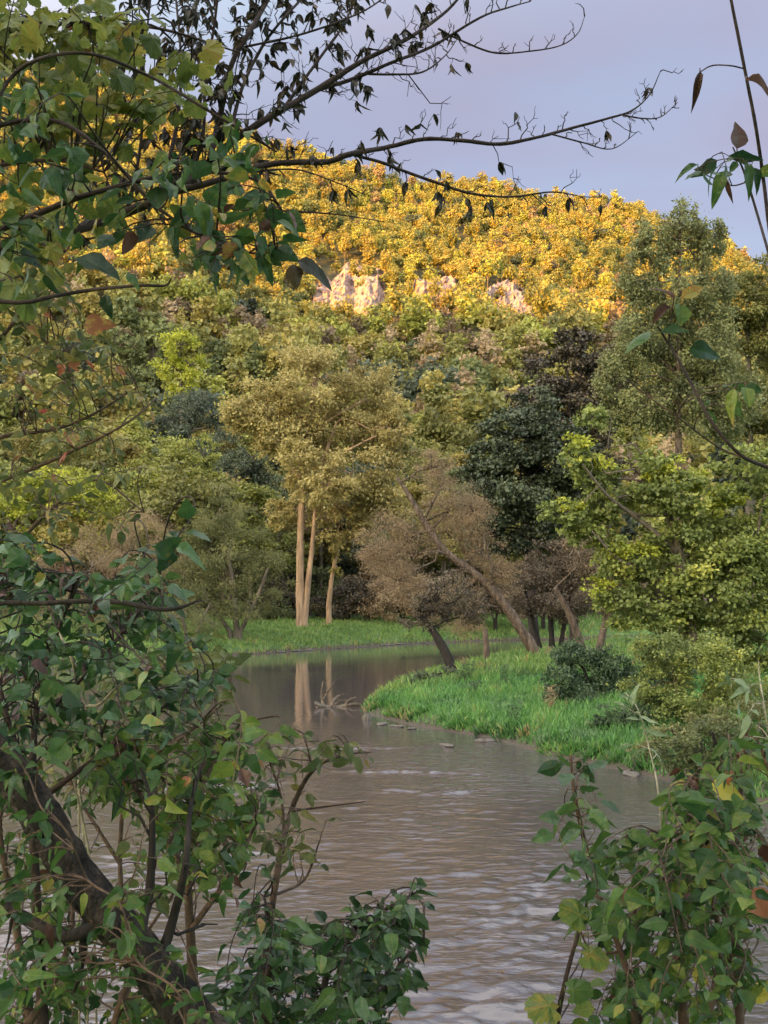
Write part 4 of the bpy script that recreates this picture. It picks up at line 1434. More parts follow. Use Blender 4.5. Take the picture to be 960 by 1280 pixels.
def spray(gs, gl, rng, a, b, r0, kind, size, step, var, sag=.08, frac=.75, droop=.5, side=.8, dead=None, gd=None, wob=.06, tocam=.15, pet=.35):
    """a leafy shoot from a to b; alternate leaves on short stalks"""
    L = np.linalg.norm(b - a)
    if L < 1e-3:
        return
    n = max(5, int(L / .06))
    t = np.linspace(0, 1, n)
    wv = rng.normal(size=3) * wob * L
    w2 = rng.normal(size=3) * wob * .5 * L
    pts = a + (b - a) * t[:, None] + wv * np.sin(pi * t)[:, None] + w2 * np.sin(2 * pi * t)[:, None]
    pts[:, 2] += sag * L * np.sin(pi * t) * 1.2 - sag * .3 * L * t ** 2
    tube(gs, pts, r0 * (1 - .75 * t) + .0006, 5, .4)
    m = max(2, int(L * frac / step))
    tt = np.clip(1 - frac + frac * (np.arange(m) + rng.uniform(.2, .8, m)) / m, 0, 1)
    tt = np.append(tt, 1.0)
    p = np.stack([np.interp(tt, t, pts[:, k]) for k in range(3)], 1)
    T = unit(b - a)
    S = unit(np.cross(T, UPV + rng.normal(size=3) * .2))
    sg = np.where(np.arange(len(tt)) % 2, 1, -1)[:, None] * side
    sg[-1] = 0
    d = unit(T * .55 + S * sg + rng.normal(size=(len(tt), 3)) * .4 - UPV * droop)
    sz = size * rng.uniform(.35, 1.3, len(tt))
    base = p + d * (sz * pet)[:, None]
    for q in range(len(tt)):
        if pet > .1:
            tube(gs, [p[q], p[q] * .5 + base[q] * .5 + UPV * .003, base[q]], [.0012, .001, .001], 3, .7, cap=False)
    v = np.clip(var + rng.normal(size=len(tt)) * .2, 0, 1)
    if gd is not None and dead:
        k = rng.random(len(tt)) < dead
        set_leaves(gd, rng, kind, base[k], d[k] - UPV * .6, sz[k] * .85, v[k], tocam)
        base, d, sz, v = base[~k], d[~k], sz[~k], v[~k]
    set_leaves(gl, rng, kind, base, d, sz, v, tocam)


def plant(name, label, cat, mains, fills, kind, mat, size_px, Y, seed, bark='twigbrown', step_px=16, r_spray=1.2, group=None, var=.4, droop=.5, dead=0.0,
          deadmat='deadleaf', singles=(), sag=.08, jitY=.35, root_Y=None, stem_name='stem', tocam=.12, reach=130, foot=True, pet=.3, rnd_start=.25, thick=1.0):
    """mains: (pixel polyline from the foot up, Y0, Y1); fills: (px, py, rx, ry, shoots)"""
    rng = R(seed + 900)
    s_ = pxm(Y)
    M3 = []
    for k, (path, Y0, Y1) in enumerate(mains):
        pts, rad = pixpath(path, Y0, Y1, 5, .06, rng)
        if foot and k == 0 or (foot and path[0][1] > 1290):
            z0 = float(gz(pts[0][0], pts[0][1]))
            if z0 < pts[0][2]:
                f0 = pts[0].copy()
                f0[2] = z0 - .15
                pts = np.concatenate([[f0], pts])
                rad = np.concatenate([[rad[0] * 1.15], rad])
        M3.append((pts, rad))
    root = thing(name, (M3[0][0][0][0], M3[0][0][0][1], float(gz(M3[0][0][0][0], M3[0][0][0][1]))), label, cat, group)
    gs = [Geo() for _ in M3]
    for g, (pts, rad) in zip(gs, M3):
        tube(g, pts, rad, 8, rough=.06, rng=rng)
    gl, gd = Geo(True), Geo(True)
    for (px, py, rx, ry, ns) in fills:
        for _ in range(int(ns * thick)):
            an, rr = rng.uniform(0, 2 * pi), np.sqrt(rng.random())
            e = P(px + rx * rr * cos(an), py + ry * rr * sin(an), Y + rng.normal() * jitY)
            best = None
            for k, (pts, rad) in enumerate(M3):
                dd = np.linalg.norm((pts - e) * np.array([1, .6, 1]), axis=1) * (1 + rnd_start * rng.random(len(pts)))
                # prefer to start from below the end of the shoot
                dd = dd + np.clip(pts[:, 2] - e[2], 0, None) * (.8 if sag >= 0 else 0) + np.where(dd < 25 * s_, .15, 0)
                j = int(np.argmin(dd))
                if best is None or dd[j] < best[0]:
                    best = (dd[j], k, j)
            _, k, j = best
            a = M3[k][0][j]
            spray(gs[k], gl, rng, a, e, min(r_spray * s_, M3[k][1][j] * .8), kind, size_px * s_, step_px * s_, var, sag=abs(sag), droop=droop, gd=gd, dead=dead, tocam=tocam, pet=pet,
                  frac=float(np.clip(reach * s_ / max(np.linalg.norm(e - a), .01), .3, .85)))
    for g in gs:
        g.build(stem_name, M[bark], root, smooth=True)
    if gl.n:
        gl.build('leaves', M[mat], root)
    if gd.n:
        gd.build('withered_leaves', M[deadmat], root)
    for (nm, knd, mt, px, py, ang, L, lab) in singles:
        g = Geo(True)
        a = P(px, py, Y - .08)
        d = np.array([cos(radians(ang)), -.25, -sin(radians(ang))])
        leaves(g, knd, a[None], d[None], unit(np.array([[.1, -.75, .55]]) + rng.normal(size=(1, 3)) * .25), [L * s_], [.5 + .3 * rng.normal()], rng)
        # its stalk runs to the nearest stem
        bst = min(((np.linalg.norm(pts - a, axis=1).min(), k, int(np.argmin(np.linalg.norm(pts - a, axis=1)))) for k, (pts, rad) in enumerate(M3)))
        tube(g, [a, (a + M3[bst[1]][0][bst[2]]) / 2 + UPV * .01, M3[bst[1]][0][bst[2]]], [.0012, .0014, .0016], 4, .5)
        tag(g.build(nm, M[mt], root), lab)
    return root


# --- the tree at the left whose bare limbs reach across the sky
rng = R(1001)
TY = 6.2
tr = thing('overhanging_tree', ground_at(-190, TY), 'half bare tree at the left whose dark limbs reach over the sky', 'tree')
g = Geo()
base = ground_at(-190, TY)
pts, rad = pixpath([(-190, 1100, 34), (-186, 800, 30), (-180, 560, 27), (-170, 340, 24), (-150, 100, 19), (-140, -250, 12)], TY, TY, 5)
pts = np.concatenate([[base - np.array([0, 0, .3])], pts])
rad = np.concatenate([[rad[0] * 1.25], rad])
tube(g, pts, rad, 12, rough=.04, rng=rng)
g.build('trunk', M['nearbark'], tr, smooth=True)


def limb(path, Y0, Y1, twigs=1.0, leafy=.5, tl=(14, 46), leafpx=(11, 20), upw=.5, taper_leaf=None, seed=0, sub=2):
    rng = R(2000 + seed)
    s_ = pxm((Y0 + Y1) / 2)
    pts, rad = pixpath(path, Y0, Y1, 6, .05, rng)
    g, gl = Geo(), Geo()
    rad = rad * .82
    tube(g, pts, rad, 7, rough=.06, rng=rng)
    seg = np.linalg.norm(np.diff(pts, axis=0), axis=1)
    cum = np.concatenate([[0], np.cumsum(seg)])
    n = int(cum[-1] / s_ / 17 * twigs)
    side = 1
    for k in range(n):
        u = cum[-1] * (k + rng.random()) / n
        i = min(np.searchsorted(cum, u) - 1, len(pts) - 2)
        i = max(i, 0)
        p = pts[i] + (pts[i + 1] - pts[i]) * ((u - cum[i]) / max(seg[i], 1e-6))
        pxl = 480 + F * p[0] / p[1] * .98
        if pxl < -20:
            continue
        T = unit(pts[i + 1] - pts[i])
        side = -side
        nrm = unit(np.cross(T, np.array([0, 1, 0])))
        if nrm[2] < 0:
            nrm = -nrm
        sgn = 1 if rng.random() < .5 + .5 * upw else -1
        d = unit(T * rng.uniform(.3, 1.0) + nrm * sgn * rng.uniform(.5, 1.0) + np.array([0, 1, 0]) * rng.normal() * .45)
        L = rng.uniform(*tl) * s_ * (1.5 if rng.random() < .15 else 1)
        q = limb_to(g, rng, p, p + d * L, max(.9 * s_, .0), .35 * s_, 6, .07, 4, sag=.1 * rng.normal())
        ends = [q[-1]]
        for _ in range(sub):
            j = rng.integers(2, 5)
            d2 = unit(d + rng.normal(size=3) * .6)
            q2 = limb_to(g, rng, q[j], q[j] + d2 * L * rng.uniform(.3, .6), .55 * s_, .3 * s_, 4, .08, 3)
            ends.append(q2[-1])
        lf = leafy(pxl) if callable(leafy) else leafy
        for e in ends + [q[2], q[3], q[4]]:
            if rng.random() < lf:
                m_ = rng.integers(2, 5)
                dd = unit(d * .3 + rng.normal(size=(m_, 3)) * .38 - UPV * 1.1)
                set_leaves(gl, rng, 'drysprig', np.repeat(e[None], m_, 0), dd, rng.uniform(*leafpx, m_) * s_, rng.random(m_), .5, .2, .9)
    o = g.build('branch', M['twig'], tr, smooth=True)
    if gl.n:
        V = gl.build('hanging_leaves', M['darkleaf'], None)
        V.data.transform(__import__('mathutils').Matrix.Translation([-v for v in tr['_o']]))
        V.parent = o
    return o


lfA = lambda px: .40 if px < 380 else (.26 if px < 540 else .02)
lfB = lambda px: .26 if px < 520 else (.13 if px < 660 else .02)
limb([(-176, 345, 16), (-60, 322, 11), (60, 297, 9), (150, 268, 8), (215, 240, 7), (262, 202, 6.5), (300, 170, 6), (345, 142, 5.5), (400, 110, 5), (450, 78, 4), (510, 48, 3.2), (560, 12, 2.4), (590, -25, 2)], 6.2, 6.6, 1.0, lfA, seed=1)
limb([(396, 112, 3.6), (440, 99, 3.2), (490, 78, 2.8), (540, 58, 2.4), (600, 22, 1.9), (640, 8, 1.3), (662, 2, .8)], 6.5, 6.9, 1.1, lfA, seed=2)
limb([(450, 92, 2), (490, 93, 1.8), (528, 90, 1.5), (556, 70, 1), (572, 48, .6)], 6.6, 7, 1.1, .1, seed=3)
limb([(548, 36, 1.8), (575, 50, 1.7), (618, 66, 1.5), (662, 64, 1.2), (700, 57, 1), (722, 42, .8), (731, 20, .5)], 6.8, 7.2, .8, .0, (10, 26), seed=4)
limb([(225, 235, 5), (252, 180, 3.2), (257, 100, 2.6), (268, 30, 2.2), (276, -40, 1.8)], 6.3, 6.2, 1.3, .5, seed=5)
limb([(262, 200, 5), (274, 150, 4.6), (290, 80, 4.2), (312, 40, 3.8), (340, -10, 3.2), (360, -50, 3)], 6.3, 6.5, 1.3, .5, seed=6)
limb([(285, 180, 3.4), (302, 112, 2.8), (328, 58, 2.5), (352, 26, 2.2), (385, -10, 1.8)], 6.3, 6.7, 1.3, .5, seed=7)
limb([(160, 262, 3.4), (176, 180, 2.4), (180, 80, 1.8), (190, -20, 1.5)], 6.4, 6.2, 1.6, .6, seed=8)
limb([(200, 245, 4), (222, 150, 3), (226, 70, 2.2), (218, -20, 1.6)], 6.4, 6.8, 1.6, .6, seed=9)
limb([(352, 139, 3), (400, 72, 2.4), (430, 30, 2), (452, -20, 1.5)], 6.5, 6.9, 1.2, .5, seed=10)
limb([(300, 60, 2), (380, 42, 1.8), (450, 16, 1.4), (490, -10, 1)], 6.5, 6.6, 1.0, .45, seed=11)
limb([(215, 240, 6), (270, 226, 5), (330, 207, 4.8), (372, 203, 4.8), (410, 202, 4.8), (440, 192, 4.4), (480, 185, 3.8), (530, 174, 3.4), (580, 176, 3.2), (625, 180, 3), (670, 172, 2.6), (715, 160, 2.3), (760, 148, 1.8), (790, 138, 1.4), (812, 118, 1), (826, 88, .6)], 6.2, 6.8, .95, lfB, (12, 44), seed=12, upw=.6)
limb([(775, 143, 1.4), (803, 148, 1.2), (826, 146, .9), (847, 128, .5)], 6.75, 6.9, 1.6, 0, (8, 20), seed=13)
limb([(690, 168, 1.5), (728, 178, 1.2), (765, 186, .9), (798, 164, .5)], 6.6, 6.8, .9, 0, (8, 22), seed=14)
limb([(440, 193, 2.6), (480, 204, 2.6), (500, 212, 2.5), (545, 228, 2.4), (590, 242, 2.1), (640, 246, 1.7), (690, 240, 1.2), (730, 246, .8), (752, 246, .5)], 6.4, 6.7, 1.0, .2, (10, 34), seed=15, upw=-.1)
limb([(235, 250, 2.4), (300, 262, 2), (360, 264, 1.6), (420, 268, 1.2), (480, 277, .7)], 6.2, 6.3, .5, .0, (10, 26), seed=16, upw=-.2)
limb([(310, 215, 2), (370, 212, 1.3), (420, 228, 1), (458, 244, .6)], 6.4, 6.5, .6, .1, (10, 22), seed=17, upw=-.3)

# --- climbing vine and young maple filling the upper left corner
plant('grape_vine', 'big leafed dark green vine draped across the upper left', 'vine',
      [([(-230, 1300, 7), (-190, 800, 6), (-120, 480, 5), (-40, 320, 4.5), (60, 262, 4), (150, 232, 3.2), (240, 215, 2.5), (320, 225, 2), (352, 262, 1.4)], 4.2, 4.2),
       ([(-40, 320, 4), (-30, 180, 3.4), (60, 150, 3), (130, 190, 2.5), (200, 262, 2), (285, 310, 1.8), (345, 318, 1.2)], 4.2, 4.0),
       ([(-30, 180, 3), (20, 90, 2.6), (100, 66, 2.4), (180, 92, 2.2), (250, 132, 2), (346, 190, 1.2)], 4.2, 4.3)],
      [(290, 176, 60, 30, 8), (320, 240, 40, 44, 12), (230, 275, 55, 34, 11), (270, 318, 56, 22, 12), (150, 235, 60, 34, 7), (60, 160, 70, 50, 14), (24, 250, 50, 50, 10), (100, 292, 50, 26, 6), (230, 190, 40, 30, 5), (35, 330, 46, 26, 5), (345, 290, 18, 36, 6), (20, 110, 50, 40, 9)],
      'broad', 'vineleaf', 30, 4.1, 1, 'twig', 17, 1.4, thick=.85, droop=.75, var=.44, dead=.05, reach=90, tocam=.3, jitY=.25,
      singles=[('dark_leaf', 'broad', 'darkleaf', 372, 326, 20, 44, 'dark leaf hanging at the right end'), ('dark_leaf', 'broad', 'darkleaf', 366, 330, 75, 30, None),
               ('large_leaf', 'broad', 'vineleaf', 96, 322, 15, 62, None), ('large_leaf', 'broad', 'vineleaf', 104, 408, -8, 40, None), ('large_leaf', 'broad', 'vineleaf', 132, 368, 80, 30, None)])
plant('maple_sapling', 'yellow green maple leaves in the upper left corner', 'tree',
      [([(-260, 1300, 9), (-220, 700, 8), (-160, 300, 7), (-80, 120, 5), (10, 40, 4), (110, 30, 3), (200, 36, 2), (300, 66, 1.2)], 5.2, 5.2),
       ([(-160, 300, 5), (-60, 10, 4), (60, -30, 3), (180, -20, 2)], 5.2, 5.4),
       ([(-160, 300, 5), (-40, 220, 3.4), (60, 200, 2.4), (130, 215, 1.4)], 5.2, 5.0), ([(-200, 500, 5), (-80, 400, 4), (20, 330, 3), (80, 316, 2)], 5.2, 5.2)],
      [(60, 30, 80, 46, 22), (140, 50, 60, 44, 16), (110, 120, 70, 40, 12), (30, 95, 50, 46, 12), (200, 100, 50, 30, 8), (60, 10, 90, 30, 14), (240, 120, 60, 30, 7), (20, 200, 50, 60, 9), (30, 300, 50, 50, 10), (90, 240, 60, 50, 8), (10, 380, 40, 40, 7)],
      'lobed', 'mapleleaf', 30, 5.2, 2, 'twig', 20, 1.4, droop=.6, var=.42, reach=90, tocam=.3, jitY=.3)

# --- sparse autumn shrub in front of the left slope
plant('sparse_shrub', 'thin stemmed shrub with small fading leaves at the left edge', 'shrub',
      [([(-120, 1300, 6), (-100, 900, 5), (-80, 640, 4), (-20, 556, 3), (60, 538, 2.4), (110, 521, 1.8), (172, 484, 1)], 5.2, 5.2),
       ([(-80, 640, 3), (0, 602, 2.6), (60, 578, 2.2), (150, 534, 1.6), (196, 498, .9)], 5.2, 5.0),
       ([(-80, 640, 4), (-40, 480, 3), (20, 400, 2.4), (70, 330, 1.6), (100, 290, 1)], 5.2, 5.4),
       ([(-100, 760, 4), (0, 700, 3), (60, 640, 2.4), (120, 600, 1.6), (180, 640, .9)], 5.2, 5.3),
       ([(20, 400, 2), (60, 430, 1.8), (90, 470, 1.4), (88, 540, 1)], 5.3, 5.3)],
      [(60, 380, 60, 50, 9), (40, 450, 60, 50, 11), (90, 500, 50, 44, 9), (40, 560, 50, 40, 8), (120, 560, 40, 30, 3), (40, 630, 50, 40, 9), (110, 650, 50, 34, 4), (150, 500, 40, 26, 3), (105, 430, 40, 40, 5)],
      'ovate', 'sparseleaf', 17, 5.2, 3, 'twigbrown', 13, .8, thick=1.9, droop=.6, var=.42, reach=80, tocam=.3,
      singles=[('red_leaf', 'broad', 'redleaf', 92, 448, 70, 18, 'small red leaf'), ('red_leaf', 'broad', 'redleaf', 78, 455, 100, 16, None), ('red_leaf', 'broad', 'redleaf', 55, 392, 20, 12, None)])
plant('dead_twig', 'bare dark twig with a hooked tip across the left slope', 'twig',
      [([(-140, 1300, 5), (-110, 700, 4), (-60, 410, 3.2), (40, 377, 2.8), (110, 363, 2.4), (175, 357, 2), (206, 357, 1.6), (214, 348, 1)], 3.9, 3.9)], [], 'ovate', 'vineleaf', 20, 3.9, 4, 'twig',
      singles=[('leaf', 'broad', 'vineleaf', 160, 340, 40, 26, None)])
plant('dead_twig', 'bare dark stick lying level above the lower left leaves', 'twig',
      [([(-90, 1300, 5), (-70, 900, 4.4), (-30, 768, 3.6), (60, 754, 3.2), (140, 752, 3.4), (208, 762, 3), (252, 750, 1.2)], 3.1, 3.1)], [], 'ovate', 'vineleaf', 20, 3.1, 5, 'darkbark')

# --- leaning dark trunk at the lower left and what grows round it
g = Geo()
rng = R(1100)
pts, rad = pixpath([(-150, 770, 19), (-60, 890, 22), (30, 985, 23), (92, 1088, 24), (160, 1172, 25), (235, 1266, 27), (330, 1400, 38)], 3.5, 3.3, 9)
rt = thing('leaning_tree', (pts[-1][0], pts[-1][1], float(gz(pts[-1][0], pts[-1][1]))), 'thick dark trunk slanting through the lower left corner', 'trunk')
pts = np.concatenate([pts, [[pts[-1][0] + .12, pts[-1][1] + .1, float(gz(pts[-1][0], pts[-1][1])) - .1]]])
rad = np.append(rad, rad[-1] * 1.2)
kk = 16
# furrowed bark: ridges along the stem
n = len(pts)
T = unit(np.gradient(pts, axis=0))
A = unit(np.cross(T, np.array([0, 1.0, 0.05])))
B = np.cross(T, A)
th = np.arange(28) * 2 * pi / 28
ridge = .07 * np.sin(th * 7 + 1.0)[None] + .05 * rng.normal(size=(n, 28))
rr = rad[:, None] * (1 + ridge)
V = (pts[:, None] + rr[..., None] * (np.cos(th)[None, :, None] * A[:, None] + np.sin(th)[None, :, None] * B[:, None])).reshape(-1, 3)
i = np.arange(n - 1)[:, None] * 28
j = np.arange(28)[None]
j2 = (j + 1) % 28
g.add(V, np.stack([i + j, i + j2, i + 28 + j2, i + 28 + j], -1).reshape(-1, 4))
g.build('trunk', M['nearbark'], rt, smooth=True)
for path in ([(118, 1110, 9), (106, 1170, 6), (100, 1215, 4), (92, 1240, 2)], [(170, 1180, 8), (186, 1120, 6), (190, 1050, 4.4), (188, 1000, 3), (176, 960, 1.6)], [(196, 1215, 8), (216, 1150, 6), (232, 1080, 4.6), (238, 1010, 3), (250, 960, 2)],
             [(140, 1150, 9), (80, 1170, 8), (20, 1140, 7), (-40, 1110, 5)]):
    g = Geo()
    p2, r2 = pixpath(path, 3.35, 3.45, 5, .05, rng)
    tube(g, p2, r2, 8, rough=.06, rng=rng)
    for q in range(4, len(p2) - 1, 3):
        limb_to(g, rng, p2[q], p2[q] + rng.normal(size=3) * .08 + UPV * .05, r2[q] * .45, .0015, 5, .1, 4)
    g.build('branch', M['darkbark'], rt, smooth=True)

plant('leafy_shrub', 'glossy dark leafed shrub below the level stick at the left', 'shrub',
      [([(60, 1400, 8), (50, 1200, 7), (40, 1000, 5), (50, 860, 4), (90, 740, 2)], 3.9, 3.8), ([(40, 1000, 4), (0, 860, 3), (-10, 760, 2.4), (20, 690, 1.4)], 3.9, 4.1), ([(50, 900, 3), (120, 830, 2.4), (170, 770, 1.8), (200, 740, 1)], 3.9, 3.9),
       ([(50, 1000, 4), (130, 940, 3), (210, 880, 2), (270, 850, 1)], 3.9, 4.1)],
      [(50, 740, 70, 50, 18), (140, 745, 60, 34, 12), (60, 820, 80, 46, 20), (180, 800, 56, 40, 11), (30, 900, 60, 50, 15), (150, 890, 70, 44, 14), (240, 870, 46, 36, 8), (190, 760, 40, 30, 6), (10, 690, 40, 40, 9)],
      'broad', 'bushleaf', 21, 4.0, 10, 'twig', 15, 1.2, thick=1.75, jitY=.45, droop=.35, var=.36, dead=.03, reach=95)
plant('leafy_shrub', 'leafy creeper with some russet leaves over the leaning trunk', 'shrub',
      [([(250, 1400, 8), (240, 1200, 6), (236, 1060, 4), (262, 960, 3), (300, 905, 1.6)], 4.2, 4.2), ([(236, 1100, 4), (180, 1000, 3), (150, 960, 2), (110, 920, 1.4)], 4.2, 4.0), ([(240, 1160, 4), (290, 1090, 3), (320, 1030, 2)], 4.2, 4.3)],
      [(210, 945, 80, 34, 18), (140, 985, 50, 34, 11), (250, 1000, 60, 36, 17), (230, 1050, 60, 30, 11), (275, 1060, 46, 34, 11), (290, 950, 40, 30, 9), (250, 1100, 50, 26, 8), (310, 1005, 30, 34, 5), (110, 930, 40, 30, 6)],
      'broad', 'shrubleaf', 21, 4.2, 11, 'twigbrown', 15, 1.2, thick=1.5, jitY=.45, droop=.45, var=.40, dead=.04, reach=95)
plant('leafy_shrub', 'tangled green growth in the bottom left corner', 'shrub',
      [([(40, 1420, 8), (36, 1280, 6), (20, 1160, 5), (0, 1040, 3), (10, 980, 2)], 3.9, 4.0), ([(150, 1420, 7), (140, 1300, 5), (160, 1220, 4), (150, 1150, 2)], 3.9, 3.9), ([(36, 1280, 5), (80, 1200, 4), (90, 1130, 3), (70, 1070, 2)], 3.9, 4.1)],
      [(30, 1060, 40, 50, 10), (30, 1150, 50, 50, 14), (80, 1180, 50, 40, 8), (40, 1240, 60, 40, 18), (140, 1250, 70, 36, 18), (110, 1140, 40, 30, 6), (200, 1200, 40, 40, 6), (220, 1262, 50, 26, 10), (10, 980, 40, 40, 8)],
      'broad', 'shrubleaf', 21, 4.0, 12, 'twigbrown', 15, 1.1, thick=1.15, jitY=.45, droop=.35, var=.30, dead=.05, reach=90)
plant('glossy_bush', 'dense dark green bush at the bottom centre over the rippled water', 'shrub',
      [([(400, 1420, 7), (400, 1280, 5), (418, 1190, 4), (468, 1146, 2.6), (526, 1112, 1.2)], 4.7, 4.7), ([(340, 1420, 6), (332, 1260, 5), (340, 1180, 3), (330, 1120, 1.6)], 4.7, 4.6), ([(460, 1420, 6), (474, 1270, 4), (500, 1206, 2.6), (530, 1176, 1.2)], 4.7, 4.8)],
      [(480, 1150, 42, 26, 15), (430, 1180, 50, 36, 20), (470, 1215, 44, 36, 16), (350, 1190, 56, 46, 22), (400, 1250, 90, 30, 30), (510, 1128, 22, 16, 5), (310, 1250, 50, 34, 14), (516, 1180, 20, 22, 5), (470, 1262, 36, 20, 9), (330, 1140, 36, 30, 7)],
      'ovate', 'bushleaf', 24, 4.7, 13, 'twig', 13, 1.1, thick=1.15, jitY=.45, droop=.35, var=.34, reach=85)
plant('twiggy_shrub', 'nearly bare twiggy shrub standing before the riffle', 'shrub',
      [([(310, 1420, 6), (322, 1280, 5), (345, 1100, 4), (364, 1014, 3.4), (392, 962, 2.6), (430, 944, 1.6), (464, 940, .8)], 4.9, 4.9), ([(345, 1100, 2.6), (354, 1060, 2.2), (352, 1000, 1.6), (334, 944, .9)], 4.9, 5.0), ([(390, 965, 1.6), (386, 940, 1.2), (378, 916, .7)], 4.9, 4.9),
       ([(364, 1014, 1.8), (408, 1008, 1.3), (456, 1002, .7)], 4.9, 4.8), ([(340, 1120, 2), (380, 1100, 1.6), (400, 1050, .9)], 4.9, 5.0)],
      [(400, 945, 60, 24, 14), (350, 970, 40, 46, 12), (372, 1050, 44, 46, 14), (330, 1040, 30, 40, 8), (375, 915, 20, 16, 3)],
      'ovate', 'sparseleaf', 20, 4.9, 14, 'twigbrown', 26, .7, droop=.3, var=.30, reach=60)
for k, (path, lab) in enumerate([([(98, 930, 1.4), (100, 880, 1.8), (90, 825, 2), (70, 784, 1.2)], 'pale dry stalk curving upward among the left leaves'), ([(96, 905, 1.2), (125, 880, 1.6), (152, 852, 1)], 'short pale dry stalk leaning right among the left leaves'),
                                 ([(90, 935, 1), (170, 932, 1.3), (240, 930, .9)], 'thin pale stalk lying level over the leaning trunk')]):
    plant('dry_stalk', lab, 'stalk', [([(99 + k * 12, 1420, 1.4), (99 + k * 8, 1100, 1.4)] + path, 4.3, 4.0)], [], 'ovate', 'vineleaf', 10, 4.0, 20 + k, 'drygrass', group='dry stalks at the left')

# --- right side
plant('hanging_vine', 'thin dark vine with withered leaves at the upper right edge', 'vine',
      [([(1090, 1300, 4), (1060, 800, 3.4), (1000, 440, 2.8), (966, 310, 2.5), (955, 230, 2.4), (945, 160, 2.3), (930, 82, 2.2), (908, -30, 2)], 3.0, 3.0), ([(985, 390, 2), (962, 320, 1.9), (945, 262, 1.7), (930, 215, 1.4), (916, 184, 1)], 3.0, 2.95),
       ([(931, 86, 1.1), (912, 82, 1), (890, 82, 1), (875, 90, .9)], 3.0, 2.95), ([(940, 225, 1), (915, 232, .9), (890, 222, .8), (868, 212, .7)], 2.97, 2.9)],
      [(896, 208, 34, 12, 3), (930, 205, 14, 14, 2)], 'ovate', 'vineleaf', 30, 3.0, 30, 'twig', 20, .8, var=.25, droop=.5, tocam=.3, foot=True, reach=50,
      singles=[('withered_leaf', 'curl', 'deadleaf', 875, 90, 95, 32, 'curled brown dead leaf'), ('withered_leaf', 'curl', 'deadleaf', 932, 100, 15, 42, 'curled brown dead leaf'), ('withered_leaf', 'broad', 'deadleaf', 921, 186, -85, 34, 'dark red leaf'),
               ('withered_leaf', 'curl', 'deadleaf', 909, 226, 85, 20, None), ('leaf', 'ovate', 'vineleaf', 944, 210, 70, 26, None), ('leaf', 'ovate', 'vineleaf', 896, 200, 150, 34, None), ('leaf', 'ovate', 'vineleaf', 872, 206, 170, 26, None), ('leaf', 'broad', 'vineleaf', 905, 214, 120, 36, None)])
plant('arching_sapling', 'arching thin stem with a leaf tuft before the right trees', 'sapling',
      [([(1100, 1300, 4), (1080, 900, 3.4), (1030, 640, 2.8), (985, 596, 2.6), (958, 584, 2.4), (925, 568, 2.3), (890, 528, 2.1), (858, 468, 1.9), (836, 430, 1.6), (822, 408, 1.2)], 2.9, 2.8), ([(836, 430, 1.2), (838, 405, 1), (845, 378, .8)], 2.8, 2.8)],
      [], 'ovate', 'vineleaf', 30, 2.8, 31, 'twig', singles=[('leaf', 'broad', 'vineleaf', 812, 414, 160, 40, None), ('leaf', 'broad', 'vineleaf', 826, 416, 12, 34, None), ('leaf', 'broad', 'vineleaf', 850, 380, 95, 30, None), ('withered_leaf', 'curl', 'deadleaf', 842, 376, -110, 26, 'small withered leaf'),
                                                             ('withered_leaf', 'curl', 'deadleaf', 838, 384, 150, 28, None), ('leaf', 'broad', 'vineleaf', 862, 436, 5, 38, None), ('leaf', 'ovate', 'vineleaf', 852, 372, -30, 30, None)])
plant('arching_sapling', 'finer pale stem arching below the leaf tuft on the right', 'sapling',
      [([(1110, 1300, 4), (1080, 800, 3), (1010, 610, 2), (950, 580, 1.6), (900, 560, 1.4), (845, 520, 1.1), (800, 488, .8), (778, 468, .5)], 3.3, 3.2)], [(900, 470, 40, 50, 3)], 'ovate', 'shrubleaf', 24, 3.2, 32, 'twigbrown', 24, .7, var=.3, reach=50)
plant('leafy_shrub', 'dense leafy shrub filling the lower right corner', 'shrub',
      [([(860, 1430, 9), (856, 1300, 7), (850, 1200, 6), (845, 1120, 4), (836, 1040, 2)], 4.3, 4.3), ([(930, 1430, 8), (925, 1280, 6), (918, 1120, 5), (925, 1000, 3.4), (935, 900, 2)], 4.3, 4.3), ([(790, 1430, 7), (800, 1300, 5), (812, 1210, 3.4), (790, 1130, 2)], 4.3, 4.4),
       ([(880, 1300, 5), (900, 1180, 4), (880, 1080, 3), (870, 990, 1.6)], 4.2, 4.0), ([(960, 1430, 8), (980, 1200, 6), (975, 1020, 4), (950, 930, 2)], 4.2, 4.2)],
      [(845, 1075, 70, 44, 36), (800, 1110, 44, 44, 20), (900, 1000, 56, 44, 18), (930, 1080, 46, 60, 22), (850, 1150, 80, 50, 34), (870, 1220, 90, 50, 32), (945, 930, 30, 40, 9), (800, 1230, 56, 36, 12), (935, 1200, 40, 60, 16), (850, 1020, 44, 34, 10), (920, 960, 40, 30, 8), (820, 1265, 80, 20, 14), (780, 1060, 26, 24, 5)],
      'broad', 'shrubleaf', 22, 4.3, 33, 'twigbrown', 15, 1.2, thick=1.15, jitY=.45, droop=.35, var=.32, dead=.03, reach=90,
      singles=[('yellow_leaf', 'broad', 'yellowleaf', 886, 985, 0, 52, 'single bright yellow leaf'), ('red_leaf', 'broad', 'redleaf', 938, 1110, 60, 40, 'single orange red leaf'), ('yellow_leaf', 'broad', 'yellowleaf', 866, 1210, 40, 26, None),
               ('red_leaf', 'ovate', 'redleaf', 893, 1050, 80, 30, None), ('yellow_leaf', 'broad', 'yellowleaf', 936, 1250, -40, 40, None), ('red_leaf', 'ovate', 'redleaf', 905, 955, 75, 26, None)])
